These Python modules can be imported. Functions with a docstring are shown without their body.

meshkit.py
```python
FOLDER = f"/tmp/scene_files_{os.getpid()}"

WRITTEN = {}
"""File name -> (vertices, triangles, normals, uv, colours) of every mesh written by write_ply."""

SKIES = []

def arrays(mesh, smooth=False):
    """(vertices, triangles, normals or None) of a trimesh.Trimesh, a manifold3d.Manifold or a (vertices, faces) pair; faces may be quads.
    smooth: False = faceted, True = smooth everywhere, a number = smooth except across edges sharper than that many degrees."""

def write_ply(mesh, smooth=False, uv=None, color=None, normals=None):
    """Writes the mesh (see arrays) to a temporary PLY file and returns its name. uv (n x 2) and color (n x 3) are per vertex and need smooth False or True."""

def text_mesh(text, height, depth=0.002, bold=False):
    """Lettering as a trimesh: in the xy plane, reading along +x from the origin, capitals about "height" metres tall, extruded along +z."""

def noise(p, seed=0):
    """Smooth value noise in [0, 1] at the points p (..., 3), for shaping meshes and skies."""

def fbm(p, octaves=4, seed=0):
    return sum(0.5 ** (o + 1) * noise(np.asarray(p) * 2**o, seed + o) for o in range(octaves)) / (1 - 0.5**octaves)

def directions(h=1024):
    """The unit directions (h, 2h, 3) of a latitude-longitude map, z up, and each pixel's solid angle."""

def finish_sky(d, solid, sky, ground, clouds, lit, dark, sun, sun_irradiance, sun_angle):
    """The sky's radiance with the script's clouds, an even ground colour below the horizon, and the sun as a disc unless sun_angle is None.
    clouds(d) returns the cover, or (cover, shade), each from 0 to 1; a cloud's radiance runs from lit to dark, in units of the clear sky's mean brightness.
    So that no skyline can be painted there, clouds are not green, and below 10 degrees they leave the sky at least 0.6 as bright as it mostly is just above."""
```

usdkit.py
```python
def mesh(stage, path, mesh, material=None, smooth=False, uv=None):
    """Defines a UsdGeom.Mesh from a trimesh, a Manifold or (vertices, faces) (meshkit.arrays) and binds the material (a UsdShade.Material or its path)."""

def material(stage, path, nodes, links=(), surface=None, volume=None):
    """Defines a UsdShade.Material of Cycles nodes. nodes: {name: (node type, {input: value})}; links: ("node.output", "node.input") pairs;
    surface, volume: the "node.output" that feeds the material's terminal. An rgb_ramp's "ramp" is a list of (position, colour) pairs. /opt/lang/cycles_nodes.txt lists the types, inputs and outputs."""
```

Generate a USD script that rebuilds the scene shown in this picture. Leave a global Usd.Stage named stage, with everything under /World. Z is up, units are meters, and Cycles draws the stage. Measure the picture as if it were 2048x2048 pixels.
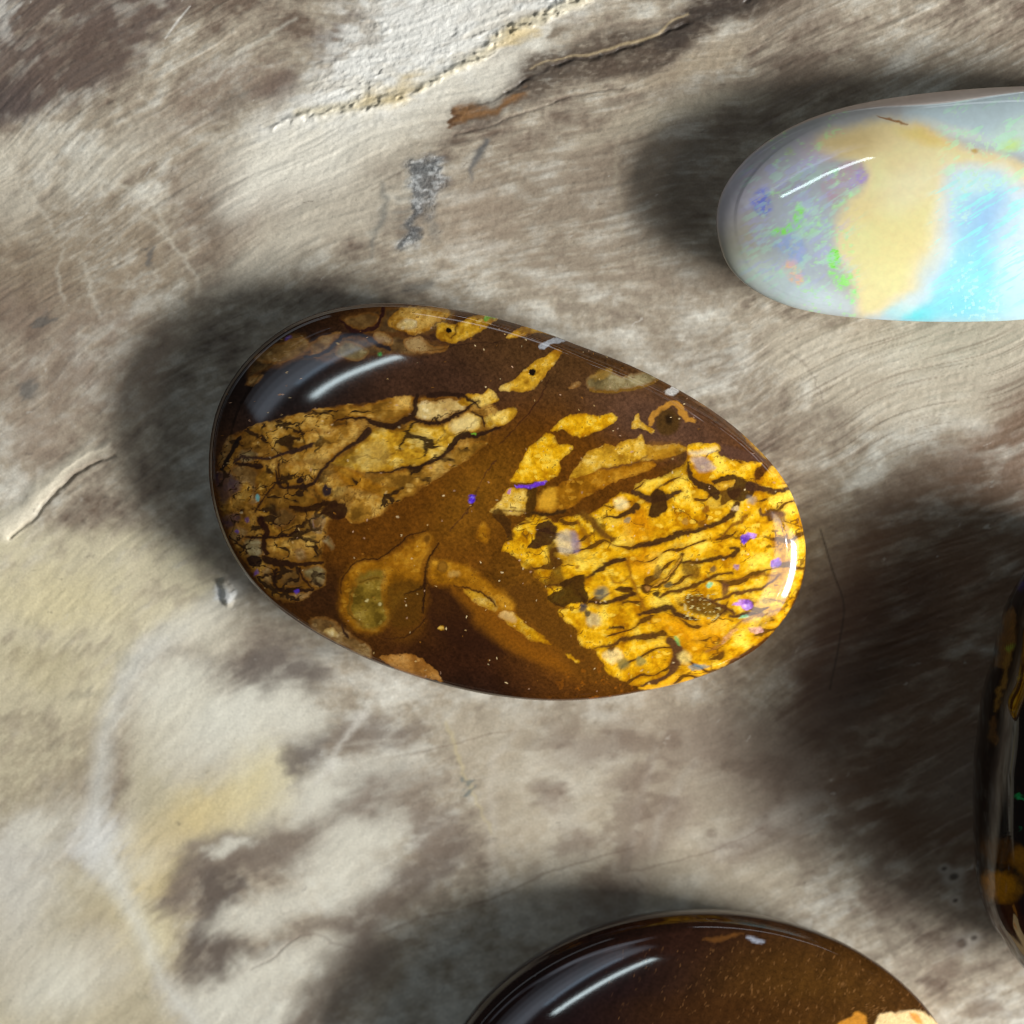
import math
import numpy as np
import usdkit, meshkit
from pxr import Usd, UsdGeom, UsdLux, UsdShade, Gf, Sdf, Vt
from scipy.sparse import coo_matrix
from scipy.sparse.csgraph import connected_components

stage = Usd.Stage.CreateInMemory()
UsdGeom.SetStageUpAxis(stage, "Z")
UsdGeom.SetStageMetersPerUnit(stage, 1.0)
UsdGeom.Xform.Define(stage, "/World")
UsdGeom.Scope.Define(stage, "/World/Looks")

# ------------------------------------------------------------------ camera
DIST, TILT, SPAN = 0.15, math.radians(8.0), 0.0512
CAM = np.array([0.0, DIST * math.sin(TILT), DIST * math.cos(TILT)])
FWD = -CAM / np.linalg.norm(CAM)
RIGHT = np.array([1.0, 0, 0])
UP = np.cross(RIGHT, FWD)
camera = UsdGeom.Camera.Define(stage, "/World/camera")
camera.CreateHorizontalApertureAttr(36.0)
camera.CreateVerticalApertureAttr(36.0)
camera.CreateFocalLengthAttr(36.0 * DIST / SPAN)
camera.CreateFocusDistanceAttr(DIST - 0.0048)
camera.CreateFStopAttr(40.0)
camera.CreateExposureAttr(0.98)
camera.CreateClippingRangeAttr(Gf.Vec2f(0.005, 50.0))
_m = np.eye(4)
_m[0, :3], _m[1, :3], _m[2, :3], _m[3, :3] = RIGHT, UP, -FWD, CAM
UsdGeom.Xformable(camera).AddTransformOp().Set(Gf.Matrix4d(*_m.ravel().tolist()))

# ------------------------------------------------------------------ lamps
def rect_light(name, pos, look, w, h, intensity, color, roll=0.0):
    pos, look = np.array(pos, float), np.array(look, float)
    z = pos - look
    z /= np.linalg.norm(z)
    x = np.cross([0, 0, 1.0], z)
    x /= np.linalg.norm(x)
    y = np.cross(z, x)
    c, s = math.cos(roll), math.sin(roll)
    x, y = c * x + s * y, c * y - s * x
    m = np.eye(4)
    m[0, :3], m[1, :3], m[2, :3], m[3, :3] = x, y, z, pos
    l = UsdLux.RectLight.Define(stage, "/World/" + name)
    l.CreateWidthAttr(w)
    l.CreateHeightAttr(h)
    l.CreateIntensityAttr(intensity)
    l.CreateColorAttr(Gf.Vec3f(*color))
    UsdGeom.Xformable(l).AddTransformOp().Set(Gf.Matrix4d(*m.ravel().tolist()))

def direction(az, el):
    az, el = math.radians(az), math.radians(el)
    return np.array([math.cos(az) * math.cos(el), math.sin(az) * math.cos(el), math.sin(el)])

# key: a wide low window to the lower right
rect_light("window_lamp", direction(-17, 29) * 0.6, (0, 0, 0), 0.25, 0.075, 46.0, (1.0, 1.0, 0.985))
rect_light("added_penumbra_light", direction(-20, 32) * 0.62, (0, 0, 0), 0.42, 0.34, 2.0, (1.0, 1.0, 0.985))  # larger dim panel added around the key to soften the shadow edges
# thin tube to the upper left, and the dim bluish panes of a far window around it
TUBE_A, TUBE_B = direction(155, 67), direction(100, 63)
def tube(name, A, B, d, width, intensity, color):
    a, b = np.array(A) * d, np.array(B) * d
    mid = (a + b) / 2
    z = mid / np.linalg.norm(mid)
    x = (b - a) / np.linalg.norm(b - a)
    x = x - z * (x @ z)
    x /= np.linalg.norm(x)
    y = np.cross(z, x)
    m = np.eye(4)
    m[0, :3], m[1, :3], m[2, :3], m[3, :3] = x, y, z, mid
    l = UsdLux.RectLight.Define(stage, "/World/" + name)
    l.CreateWidthAttr(float(np.linalg.norm(b - a)))
    l.CreateHeightAttr(width)
    l.CreateIntensityAttr(intensity)
    l.CreateColorAttr(Gf.Vec3f(*color))
    UsdGeom.Xformable(l).AddTransformOp().Set(Gf.Matrix4d(*m.ravel().tolist()))
tube("tube_lamp", TUBE_A, TUBE_B, 1.0, 0.022, 8.5, (0.8, 0.96, 1.0))
for k, (w, e) in enumerate(((0.07, 0.24), (0.13, 0.2), (0.21, 0.16), (0.31, 0.10))):
    tube("window_pane" + (f"_{k:03d}" if k else ""), direction(172 - 2 * k, 55 - k), direction(100 + 4 * k, 52 - k), 1.0 + 0.01 * k, w, e, (0.72, 0.84, 1.0))
tube("window_bright_bar", direction(150, 61), direction(112, 57.5), 0.98, 0.025, 0.9, (0.5, 0.75, 1.0))
tube("added_rim_light_left", direction(190, 13), direction(110, 12), 1.2, 0.06, 0.35, (0.85, 0.93, 1.0))  # added light, gives the left rims their pale line
tube("added_rim_light_back", direction(88, 17), direction(25, 13), 1.2, 0.06, 1.4, (0.9, 0.93, 1.0))  # added light, draws the bright line along the upper right ridge
sky = UsdLux.DomeLight.Define(stage, "/World/room_light")
_sm = usdkit.material(stage, "/World/Looks/room_glow", {"b": ("background_shader", {"color": (1.0, 0.9, 0.8), "strength": 0.014})}, [], surface="b.background")
UsdShade.MaterialBindingAPI.Apply(sky.GetPrim()).Bind(_sm)

# ------------------------------------------------------------------ projection between the photograph's grid (0..2048) and the table
PXU = 2048.0
def unproject(px, z):
    """points on the horizontal plane at height z seen at the given places of the picture"""
    px = np.atleast_2d(np.asarray(px, float))
    z = np.broadcast_to(z, len(px))
    u, v = (px[:, 0] - 1024) / PXU * SPAN / DIST, -(px[:, 1] - 1024) / PXU * SPAN / DIST
    d = FWD + u[:, None] * RIGHT + v[:, None] * UP
    t = (z - CAM[2]) / d[:, 2]
    return CAM + d * t[:, None]

def project(P):
    q = np.asarray(P) - CAM
    w = q @ FWD
    return np.stack([1024 + (q @ RIGHT) / w * DIST / SPAN * PXU, 1024 - (q @ UP) / w * DIST / SPAN * PXU], -1)

# ------------------------------------------------------------------ noise, colour, painting on surfaces
def vnoise(x, y, seed=0):
    xi, yi = np.floor(x).astype(np.int64), np.floor(y).astype(np.int64)
    fx, fy = x - xi, y - yi
    fx, fy = fx * fx * fx * (fx * (fx * 6 - 15) + 10), fy * fy * fy * (fy * (fy * 6 - 15) + 10)
    def h(a, b):
        n = (a * 374761393 + b * 668265263 + seed * 1446650) & 0xFFFFFFFF
        n = ((n ^ (n >> 13)) * 1274126177) & 0xFFFFFFFF
        return ((n ^ (n >> 16)) & 0xFFFFFF) / 16777215.0
    a, b, c, d = h(xi, yi), h(xi + 1, yi), h(xi, yi + 1), h(xi + 1, yi + 1)
    return (a * (1 - fx) + b * fx) * (1 - fy) + (c * (1 - fx) + d * fx) * fy

def fbm(x, y, octaves=4, seed=0, gain=0.5):
    s, t, g = 0, 0, 1.0
    for o in range(octaves):
        s = s + g * vnoise(x * 2**o + 17.3 * o, y * 2**o - 9.1 * o, seed + o)
        t += g
        g *= gain
    return s / t

def worley(x, y, seed=0):
    """distance to the nearest and second nearest cell point and the cell's own random number"""
    xi, yi = np.floor(x).astype(np.int64), np.floor(y).astype(np.int64)
    f1, f2, ident = np.full(x.shape, 9.0), np.full(x.shape, 9.0), np.zeros(x.shape)
    for dx in (-1, 0, 1):
        for dy in (-1, 0, 1):
            a, b = xi + dx, yi + dy
            n = (a * 374761393 + b * 668265263 + seed * 1446650) & 0xFFFFFFFF
            n = ((n ^ (n >> 13)) * 1274126177) & 0xFFFFFFFF
            r1 = ((n ^ (n >> 16)) & 0xFFFF) / 65535.0
            n2 = (n * 2246822519 + 77) & 0xFFFFFFFF
            r2 = ((n2 ^ (n2 >> 15)) & 0xFFFF) / 65535.0
            d = np.hypot(a + r1 - x, b + r2 - y)
            nearer = d < f1
            f2 = np.where(nearer, f1, np.minimum(f2, d))
            ident = np.where(nearer, (r1 * 7.13 + r2 * 3.7) % 1.0, ident)
            f1 = np.minimum(f1, d)
    return f1, f2, ident

def lin(c):
    c = np.asarray(c, float) / 255.0
    return np.where(c <= 0.04045, c / 12.92, ((c + 0.055) / 1.055) ** 2.4)

def smooth(a, b, x):
    t = np.clip((x - a) / (b - a), 0, 1)
    return t * t * (3 - 2 * t)

def spline(p, closed, n=6):
    p = np.asarray(p, float)
    if len(p) < 3:
        return p
    q = np.vstack([p[-1:], p, p[:2]]) if closed else np.vstack([2 * p[:1] - p[1:2], p, 2 * p[-1:] - p[-2:-1]])
    out, t = [], np.linspace(0, 1, n, endpoint=False)[:, None]
    for i in range(len(q) - 3):
        a, b, c, d = q[i : i + 4]
        out.append(0.5 * (2 * b + (c - a) * t + (2 * a - 5 * b + 4 * c - d) * t**2 + (3 * b - a - 3 * c + d) * t**3))
    if not closed:
        out.append(p[-1:])
    return np.vstack(out)

class Paint:
    """colour, kind of matter and seen place of every vertex of one surface"""
    def __init__(self, X, Y, base, warp=(5.0, 26.0), rag=(3.0, 8.0), seed=1):
        self.X, self.Y = X, Y
        wx = (fbm(X / warp[1], Y / warp[1], 3, seed) - 0.5) * 2 * warp[0]
        wy = (fbm(X / warp[1], Y / warp[1], 3, seed + 9) - 0.5) * 2 * warp[0]
        rx = (fbm(X / rag[1], Y / rag[1], 3, seed + 20) - 0.5) * 2 * rag[0]
        ry = (fbm(X / rag[1], Y / rag[1], 3, seed + 29) - 0.5) * 2 * rag[0]
        self.wx, self.wy = X + wx + rx, Y + wy + ry
        self.k = 1.0
        self.C = np.array(np.broadcast_to(lin(base), (len(X), 3)), float) if np.ndim(base) == 1 else np.array(base)
        self.L = np.zeros(len(X), np.int32)

    def _near(self, pts, margin, warped=True):
        lo, hi = pts.min(0) - margin, pts.max(0) + margin
        x, y = (self.X, self.Y) if not warped else (self.wx, self.wy) if warped is True else (self.X + warped * (self.wx - self.X), self.Y + warped * (self.wy - self.Y))
        i = np.nonzero((x > lo[0]) & (x < hi[0]) & (y > lo[1]) & (y < hi[1]))[0]
        return i, x[i], y[i]

    @staticmethod
    def _distance(x, y, a, b):
        """distance to the chain of segments a-b and where along it (0..1)"""
        best, where = np.full(len(x), 1e9), np.zeros(len(x))
        for k in range(len(a)):
            ax, ay, ex, ey = a[k, 0], a[k, 1], b[k, 0] - a[k, 0], b[k, 1] - a[k, 1]
            t = np.clip(((x - ax) * ex + (y - ay) * ey) / max(ex * ex + ey * ey, 1e-9), 0, 1)
            d = np.hypot(x - ax - t * ex, y - ay - t * ey)
            m = d < best
            best[m] = d[m]
            where[m] = (k + t[m]) / len(a)
        return best, where

    def mix(self, i, color, alpha):
        c = lin(color) if np.ndim(color) == 1 else color
        self.C[i] = self.C[i] * (1 - alpha[:, None]) + c * alpha[:, None]

    def poly(self, pts, color, alpha=1.0, soft=2.0, label=None, warped=True, curve=True, tex=None):
        p = spline(pts, True, 4) if curve else np.asarray(pts, float)
        i, x, y = self._near(p, soft * 2 + 2, warped)
        if not len(i):
            return
        nxt = np.roll(p, -1, 0)
        d, _ = self._distance(x, y, p, nxt)
        inside = np.zeros(len(x), bool)
        for (ax, ay), (bx, by) in zip(p, nxt):
            if ay != by:
                inside ^= ((ay > y) != (by > y)) & (x < (bx - ax) * (y - ay) / (by - ay) + ax)
        sd = np.where(inside, -d, d)
        al = (1 - smooth(-soft, soft, sd)) * alpha
        if tex is not None:
            color = tex(i, sd, color)
        self.mix(i, color, al)
        if label is not None:
            self.L[i[sd < 0]] = label
        return i, sd

    def stroke(self, pts, width, color, alpha=1.0, soft=1.5, label=None, warped=True):
        p = spline(pts, False, 5)
        w = np.atleast_1d(np.asarray(width, float)) / 2
        i, x, y = self._near(p, w.max() + soft * 2 + 2, self.k if warped is True and self.k < 1 else warped)
        if not len(i):
            return
        d, t = self._distance(x, y, p[:-1], p[1:])
        sd = d - np.interp(t, np.linspace(0, 1, len(w)), w)
        self.mix(i, color, (1 - smooth(-soft, soft, sd)) * alpha)
        if label is not None:
            self.L[i[sd < 0]] = label

    def blob(self, c, rx, ry, color, ang=0.0, alpha=1.0, soft=0.5, label=None, warped=True):
        r = max(rx, ry) * (1 + soft)
        i, x, y = self._near(np.array([c]), r, warped)
        if not len(i):
            return
        a = math.radians(ang)
        dx, dy = x - c[0], y - c[1]
        q = np.hypot((dx * math.cos(a) + dy * math.sin(a)) / rx, (dy * math.cos(a) - dx * math.sin(a)) / ry)
        self.mix(i, color, (1 - smooth(1 - soft, 1 + soft, q)) * alpha)
        if label is not None:
            self.L[i[q < 1]] = label

def frame(ox, oy, s):
    return lambda *pts: [(ox + x * s, oy + y * s) for x, y in pts]
A, B, C, D = frame(400, 580, 620 / 1932), frame(1000, 580, 620 / 1932), frame(400, 850, 620 / 1932), frame(1000, 850, 620 / 1932)
W, N, R = frame(1400, 150, 648 / 1932), frame(900, 1750, 1020 / 1932), frame(1848, 1150, 200 / 455)
F = frame(0, 0, 2048 / 1932)
S = 620 / 1932

# ------------------------------------------------------------------ prims
def thing(name, label, cat, group=None, kind=None, loc=(0, 0, 0)):
    x = UsdGeom.Xform.Define(stage, "/World/" + name)
    x.AddTranslateOp().Set(Gf.Vec3d(*map(float, loc)))
    x = x.GetPrim()
    for k, v in (("label", label), ("category", cat), ("group", group), ("kind", kind)):
        if v:
            x.SetCustomDataByKey(k, v)
    return x

def put(path, V, Fc, Nn, Col, mat, origin, label=None):
    used = np.unique(Fc)
    back = np.zeros(len(V), np.int64)
    back[used] = np.arange(len(used))
    m = UsdGeom.Mesh.Define(stage, path)
    m.CreatePointsAttr(Vt.Vec3fArray.FromNumpy((V[used] - origin).astype(np.float32)))
    m.CreateFaceVertexCountsAttr(Vt.IntArray.FromNumpy(np.full(len(Fc), 3, np.int32)))
    m.CreateFaceVertexIndicesAttr(Vt.IntArray.FromNumpy(back[Fc].astype(np.int32).ravel()))
    m.CreateSubdivisionSchemeAttr("none")
    m.CreateNormalsAttr(Vt.Vec3fArray.FromNumpy(Nn[used].astype(np.float32)))
    m.SetNormalsInterpolation("vertex")
    UsdGeom.PrimvarsAPI(m).CreatePrimvar("tint", Sdf.ValueTypeNames.Color3fArray, "vertex").Set(Vt.Vec3fArray.FromNumpy(Col[used].astype(np.float32)))
    UsdShade.MaterialBindingAPI.Apply(m.GetPrim()).Bind(mat)
    if label:
        m.GetPrim().SetCustomDataByKey("label", label)
    return m

def normals(V, Fc):
    n, fn = np.zeros_like(V), np.cross(V[Fc[:, 1]] - V[Fc[:, 0]], V[Fc[:, 2]] - V[Fc[:, 0]])
    for k in range(3):
        for j in range(3):
            n[:, j] += np.bincount(Fc[:, k], fn[:, j], len(V))
    return n / np.maximum(np.linalg.norm(n, axis=1, keepdims=True), 1e-30)

def split_put(parent, V, Fc, Nn, Col, L, names, mats, origin, least=120, over=False):
    """one mesh for every connected piece of each kind of matter; pieces too small to tell apart stay with kind 0"""
    fl = np.sort(L[Fc], 1)[:, 1]
    left = np.zeros(len(Fc), bool)
    counts = {}
    for kind in sorted(names):
        if kind == 0:
            continue
        sel = np.nonzero(fl == kind)[0]
        if not len(sel):
            continue
        f = Fc[sel]
        g = coo_matrix((np.ones(len(f) * 2), (np.r_[f[:, 0], f[:, 1]], np.r_[f[:, 1], f[:, 2]])), (len(V), len(V)))
        comp = connected_components(g, directed=False)[1][f[:, 0]]
        ids, num = np.unique(comp, return_counts=True)
        for c in ids[np.argsort(-num)]:
            mine = sel[comp == c]
            if len(mine) < least:
                break
            k = counts.get(names[kind], 0)
            counts[names[kind]] = k + 1
            put(f"{parent}/{names[kind]}" + (f"_{k:03d}" if k else ""), V + Nn * 8e-6 if over else V, Fc[mine], Nn, Col, mats.get(kind, mats[0]), origin)
            left[mine] = not over
    put(f"{parent}/{names[0]}", V, Fc[~left], Nn, Col, mats[0], origin)
    return counts

def disk_grid(n):
    """a square grid bent to the unit disk (radius, angle) and its triangles"""
    g = np.linspace(-1, 1, n)
    a, b = np.meshgrid(g, g, indexing="xy")
    a, b = a.ravel(), b.ravel()
    r = np.maximum(np.abs(a), np.abs(b))
    with np.errstate(divide="ignore", invalid="ignore"):
        phi = np.where(np.abs(a) > np.abs(b), np.where(a > 0, 0, np.pi) + np.pi / 4 * (b / a), np.where(b > 0, np.pi / 2, -np.pi / 2) - np.pi / 4 * (a / b))
    phi = np.where(r == 0, 0, phi)
    i = np.arange(n * n).reshape(n, n)
    q = np.stack([i[:-1, :-1], i[:-1, 1:], i[1:, 1:], i[1:, :-1]], -1).reshape(-1, 4)
    rim = np.r_[i[0, :-1], i[:-1, -1], i[-1, :0:-1], i[:0:-1, 0]]
    return r, phi, np.vstack([q[:, [0, 1, 2]], q[:, [0, 2, 3]]]), rim

def cabochon(outline, zg, rise, n, profile, ridge=None, seed=0):
    """a polished domed stone: outline as seen in the picture, girdle height, rise of the dome above it.
    Returns vertices, triangles, normals, number of vertices of the dome."""
    o = spline(outline, True, 12)
    P = unproject(o, zg)[:, :2]
    c = np.array([(P[:, 0].min() + P[:, 0].max()) / 2, (P[:, 1].min() + P[:, 1].max()) / 2])
    ang = np.arctan2(P[:, 1] - c[1], P[:, 0] - c[0])
    order = np.argsort(ang)
    ang, rad = ang[order], np.hypot(*(P - c).T)[order]
    r, phi, f, rim = disk_grid(n)
    rr = np.interp(phi, ang, rad, period=2 * np.pi)
    # even out the steps towards the rim
    xy = c + (r * rr)[:, None] * np.stack([np.cos(phi), np.sin(phi)], 1)
    bevel = np.full(len(r), 0.03) if ridge is None else ridge(phi)
    edge = 1 - bevel
    pe = profile(edge)
    z = np.where(r < edge, profile(r), pe - (pe - 0.0) * ((r - edge) / bevel) ** 1.5)
    z = zg + rise * z
    V = np.column_stack([xy, z])
    V[:, 2] += (fbm(xy[:, 0] * 160, xy[:, 1] * 160, 2, seed) - 0.5) * 0.00006 * (r < 0.93)
    nd = len(V)
    rings = [rim]
    for s, h in ((1.0, 0.86), (0.985, 0.6), (0.95, 0.3), (0.9, 0.1), (0.84, 0.0)):
        ring = np.column_stack([c + (V[rim, :2] - c) * s, np.full(len(rim), zg * h)])
        rings.append(np.arange(len(V), len(V) + len(rim)))
        V = np.vstack([V, ring])
    rings.append(np.array([len(V)]))
    V = np.vstack([V, [[c[0], c[1], 0.0]]])
    fs = [f]
    for a, b in zip(rings[:-1], rings[1:]):
        a2 = np.roll(a, -1)
        if len(b) == 1:
            fs.append(np.column_stack([a2, a, np.full(len(a), b[0])]))
        else:
            b2 = np.roll(b, -1)
            fs += [np.column_stack([a, b, b2]), np.column_stack([a, b2, a2])]
    fs = np.vstack(fs)
    # sharp at the girdle ridge: the normals of the dome and of the wall come from the same smooth sum
    return V, fs, normals(V, fs), nd, np.array([c[0], c[1], 0.0]), r, phi

def polish(name, rough=0.05, ior=1.6, sss=0.0, fine=9000.0, amount=0.25, bump=0.0, extra=None):
    nodes = {"col": ("attribute", {"attribute": "tint"}),
             "tc": ("texture_coordinate", {}),
             "nz": ("noise_texture", {"scale": fine, "detail": 3.0, "roughness": 0.6}),
             "rp": ("map_range", {"from_min": 0.25, "from_max": 0.75, "to_min": 1 - amount, "to_max": 1 + amount}),
             "mul": ("mix", {"mix_type": "multiply", "fac": 1.0}),
             "p": ("principled_bsdf", {"roughness": rough, "ior": ior, "subsurface_weight": sss, "subsurface_scale": 0.002, "subsurface_radius": (1, 0.9, 0.8)})}
    links = [("tc.object", "nz.vector"), ("nz.fac", "rp.value"), ("col.color", "mul.color1"), ("rp.result", "mul.color2"), ("mul.color", "p.base_color")]
    if bump:
        nodes["bp"] = ("bump", {"strength": bump, "distance": 0.0001})
        links += [("nz.fac", "bp.height"), ("bp.normal", "p.normal")]
    return usdkit.material(stage, "/World/Looks/" + name, nodes, links, surface="p.BSDF")

M_IRON = polish("polished_ironstone", 0.075, 1.58, fine=7000, amount=0.3)
M_GOLD = polish("polished_golden_matrix", 0.075, 1.58, fine=5000, amount=0.22)
M_FLASH = polish("opal_colour_flash", 0.05, 1.58, fine=6000, amount=0.3)
M_MILK = polish("milky_crystal_opal", 0.04, 1.5, sss=0.0, fine=3000, amount=0.05)
M_SPARK = polish("opal_surface_flash", 0.04, 1.5, fine=3000, amount=0.05)
M_DARK = polish("dark_polished_ironstone", 0.07, 1.6, fine=5000, amount=0.3)
M_WOOD = polish("petrified_wood", 0.5, 1.45, fine=9000, amount=0.13, bump=0.1)
M_CHALK = polish("chalky_crust", 0.8, 1.4, fine=6000, amount=0.06, bump=0.3)
M_COAL = polish("charcoal_mineral", 0.4, 1.5, fine=7000, amount=0.35, bump=0.4)
# ------------------------------------------------------------------ the slab of petrified wood under the stones
def slab():
    core = np.linspace(-0.0285, 0.0285, 880)
    out = 0.0285 + np.cumsum(np.geomspace(0.0002, 0.0028, 16))
    gx = np.r_[-out[::-1], core, out]
    n = len(gx)
    x, y = (q.ravel() for q in np.meshgrid(gx, gx, indexing="xy"))
    V = np.column_stack([x, y, np.zeros(n * n)])
    px = project(V)
    X, Y = px[:, 0], px[:, 1]
    # direction of the grain, rising to the right, steeper at the left
    th = np.radians(np.interp(X, [0, 700, 1500, 2048], [33, 26, 17, 20]))
    bend = (fbm(X / 420, Y / 420, 2, 3) - 0.5) * 120
    u, v = X * np.cos(th) - Y * np.sin(th), X * np.sin(th) + Y * np.cos(th) + bend
    g1 = fbm(u / 110, v / 9, 4, 11)
    g2 = fbm(u / 60, v / 26, 4, 12)
    g3 = fbm(u / 30, v / 3.6, 3, 13)
    big = fbm(X / 230, Y / 190, 3, 14)
    grainy = np.clip(1.15 - (Y / 1350.0) * (1 - 0.55 * smooth(1000, 1900, X)), 0.12, 1)
    k = 0.52 + (big - 0.5) * 0.9 + (g2 - 0.5) * (0.4 + 0.4 * grainy) + (g1 - 0.5) * 0.42 * grainy + (g3 - 0.5) * 0.2 * grainy
    k += (fbm(X / 16, Y / 13, 3, 15) - 0.5) * 0.4 + (fbm(X / 60, Y / 42, 3, 16) - 0.5) * 0.55 - 0.10 * grainy
    k = np.clip(k, 0, 1)[:, None]
    lo, mid, hi = lin((116, 99, 84)), lin((176, 163, 143)), lin((222, 217, 203))
    base = np.where(k < 0.5, lo + (mid - lo) * (k * 2), mid + (hi - mid) * (k * 2 - 1))
    tiny = (fbm(X / 7, Y / 6, 3, 17) - 0.5) * 0.28 + (fbm(u / 34, v / 4.5, 3, 18) - 0.5) * 0.24
    base = base * np.clip(1 + tiny, 0.5, 1.5)[:, None]
    p = Paint(X, Y, base, warp=(26, 110), rag=(10, 22), seed=40)
    # long slanted smears: warp the paint along the grain too
    p.k = 0.35
    s = (fbm(u / 90, v / 12, 3, 44) - 0.5) * 46
    p.wx, p.wy = p.wx + s * np.cos(th), p.wy - s * np.sin(th)
    fleck = fbm(u / 14, v / 6, 3, 45)
    soft_fleck = fbm(u / 40, v / 18, 3, 46)

    def mottled(color, depth=0.75, f=fleck, thr=(0.3, 0.72)):
        def go(i, sd, c):
            a = smooth(*thr, f[i])[:, None]
            return lin(color) * (1 - a * (1 - depth)) + p.C[i] * a * (1 - depth) 
        return go
    Q = p.poly
    BR, BR2, PALE = (112, 94, 82), (136, 118, 102), (214, 206, 188)
    # dark corner, upper left
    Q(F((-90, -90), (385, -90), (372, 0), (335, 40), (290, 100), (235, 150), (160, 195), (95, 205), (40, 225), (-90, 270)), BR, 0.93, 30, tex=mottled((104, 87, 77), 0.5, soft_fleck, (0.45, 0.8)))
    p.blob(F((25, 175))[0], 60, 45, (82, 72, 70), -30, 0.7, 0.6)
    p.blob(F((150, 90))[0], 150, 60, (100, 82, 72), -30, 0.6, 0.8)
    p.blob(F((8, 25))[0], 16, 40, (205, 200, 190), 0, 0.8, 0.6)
    # brown drifts
    Q(F((300, 190), (380, 120), (450, 100), (540, 100), (545, 160), (480, 190), (420, 215), (330, 260), (260, 270)), BR2, 0.75, 26, tex=mottled((140, 121, 104), 0.6))
    p.blob(F((525, 165))[0], 42, 30, (118, 100, 88), -35, 0.8, 0.6)
    p.blob(F((445, 190))[0], 46, 26, (126, 112, 96), -35, 0.7, 0.6)
    Q(F((300, 350), (370, 310), (450, 300), (520, 330), (540, 390), (500, 430), (430, 470), (380, 480), (340, 420)), (140, 120, 100), 0.85, 30, tex=mottled((132, 113, 95), 0.6, soft_fleck))
    p.blob(F((410, 405))[0], 34, 60, (118, 104, 88), 20, 0.7, 0.7)
    Q(F((540, 320), (600, 280), (680, 290), (640, 340), (560, 370)), (150, 130, 110), 0.7, 26)
    Q(F((60, 400), (180, 370), (300, 420), (340, 500), (330, 560), (200, 600), (40, 590), (-60, 520), (-40, 430)), (152, 136, 114), 0.75, 40, tex=mottled((146, 129, 107), 0.55))
    Q(F((-80, 560), (120, 570), (260, 600), (330, 660), (300, 760), (180, 800), (60, 780), (-80, 740)), (146, 126, 108), 0.75, 50, tex=mottled((140, 121, 104), 0.5, soft_fleck))
    p.blob(F((70, 830))[0], 60, 60, (150, 130, 112), 0, 0.6, 0.8)
    # pale streaks, upper left
    for a, b, c, al in ((F((20, 300))[0], 110, 38, 0.75), (F((200, 300))[0], 120, 34, 0.6), (F((520, 260))[0], 200, 34, 0.6), (F((600, 420))[0], 170, 60, 0.7), (F((480, 500))[0], 100, 30, 0.5), (F((700, 260))[0], 160, 70, 0.85), (F((10, 360))[0], 50, 80, 0.6)):
        p.blob(a, b, c, (210, 201, 182), -30, al, 0.8)
    for a in (F((0, 280), (30, 330), (70, 390), (110, 450)), F((120, 470), (105, 520), (118, 570)), F((270, 410), (320, 450), (365, 510), (372, 560)), F((150, 490), (165, 540), (190, 600)), F((20, 250), (70, 300), (140, 330), (220, 345), (310, 400)), F((230, 350), (280, 380), (320, 440))):
        p.stroke(a, (3, 7, 4), (216, 208, 190), 0.45, 6)
    p.stroke(F((312, 72), (335, 40), (358, 12)), (2, 5, 2), (222, 216, 205), 0.9, 2, warped=False)
    p.stroke(F((405, 145), (450, 100), (500, 70), (560, 35)), (8, 3), (205, 198, 182), 0.7, 5)
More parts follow.
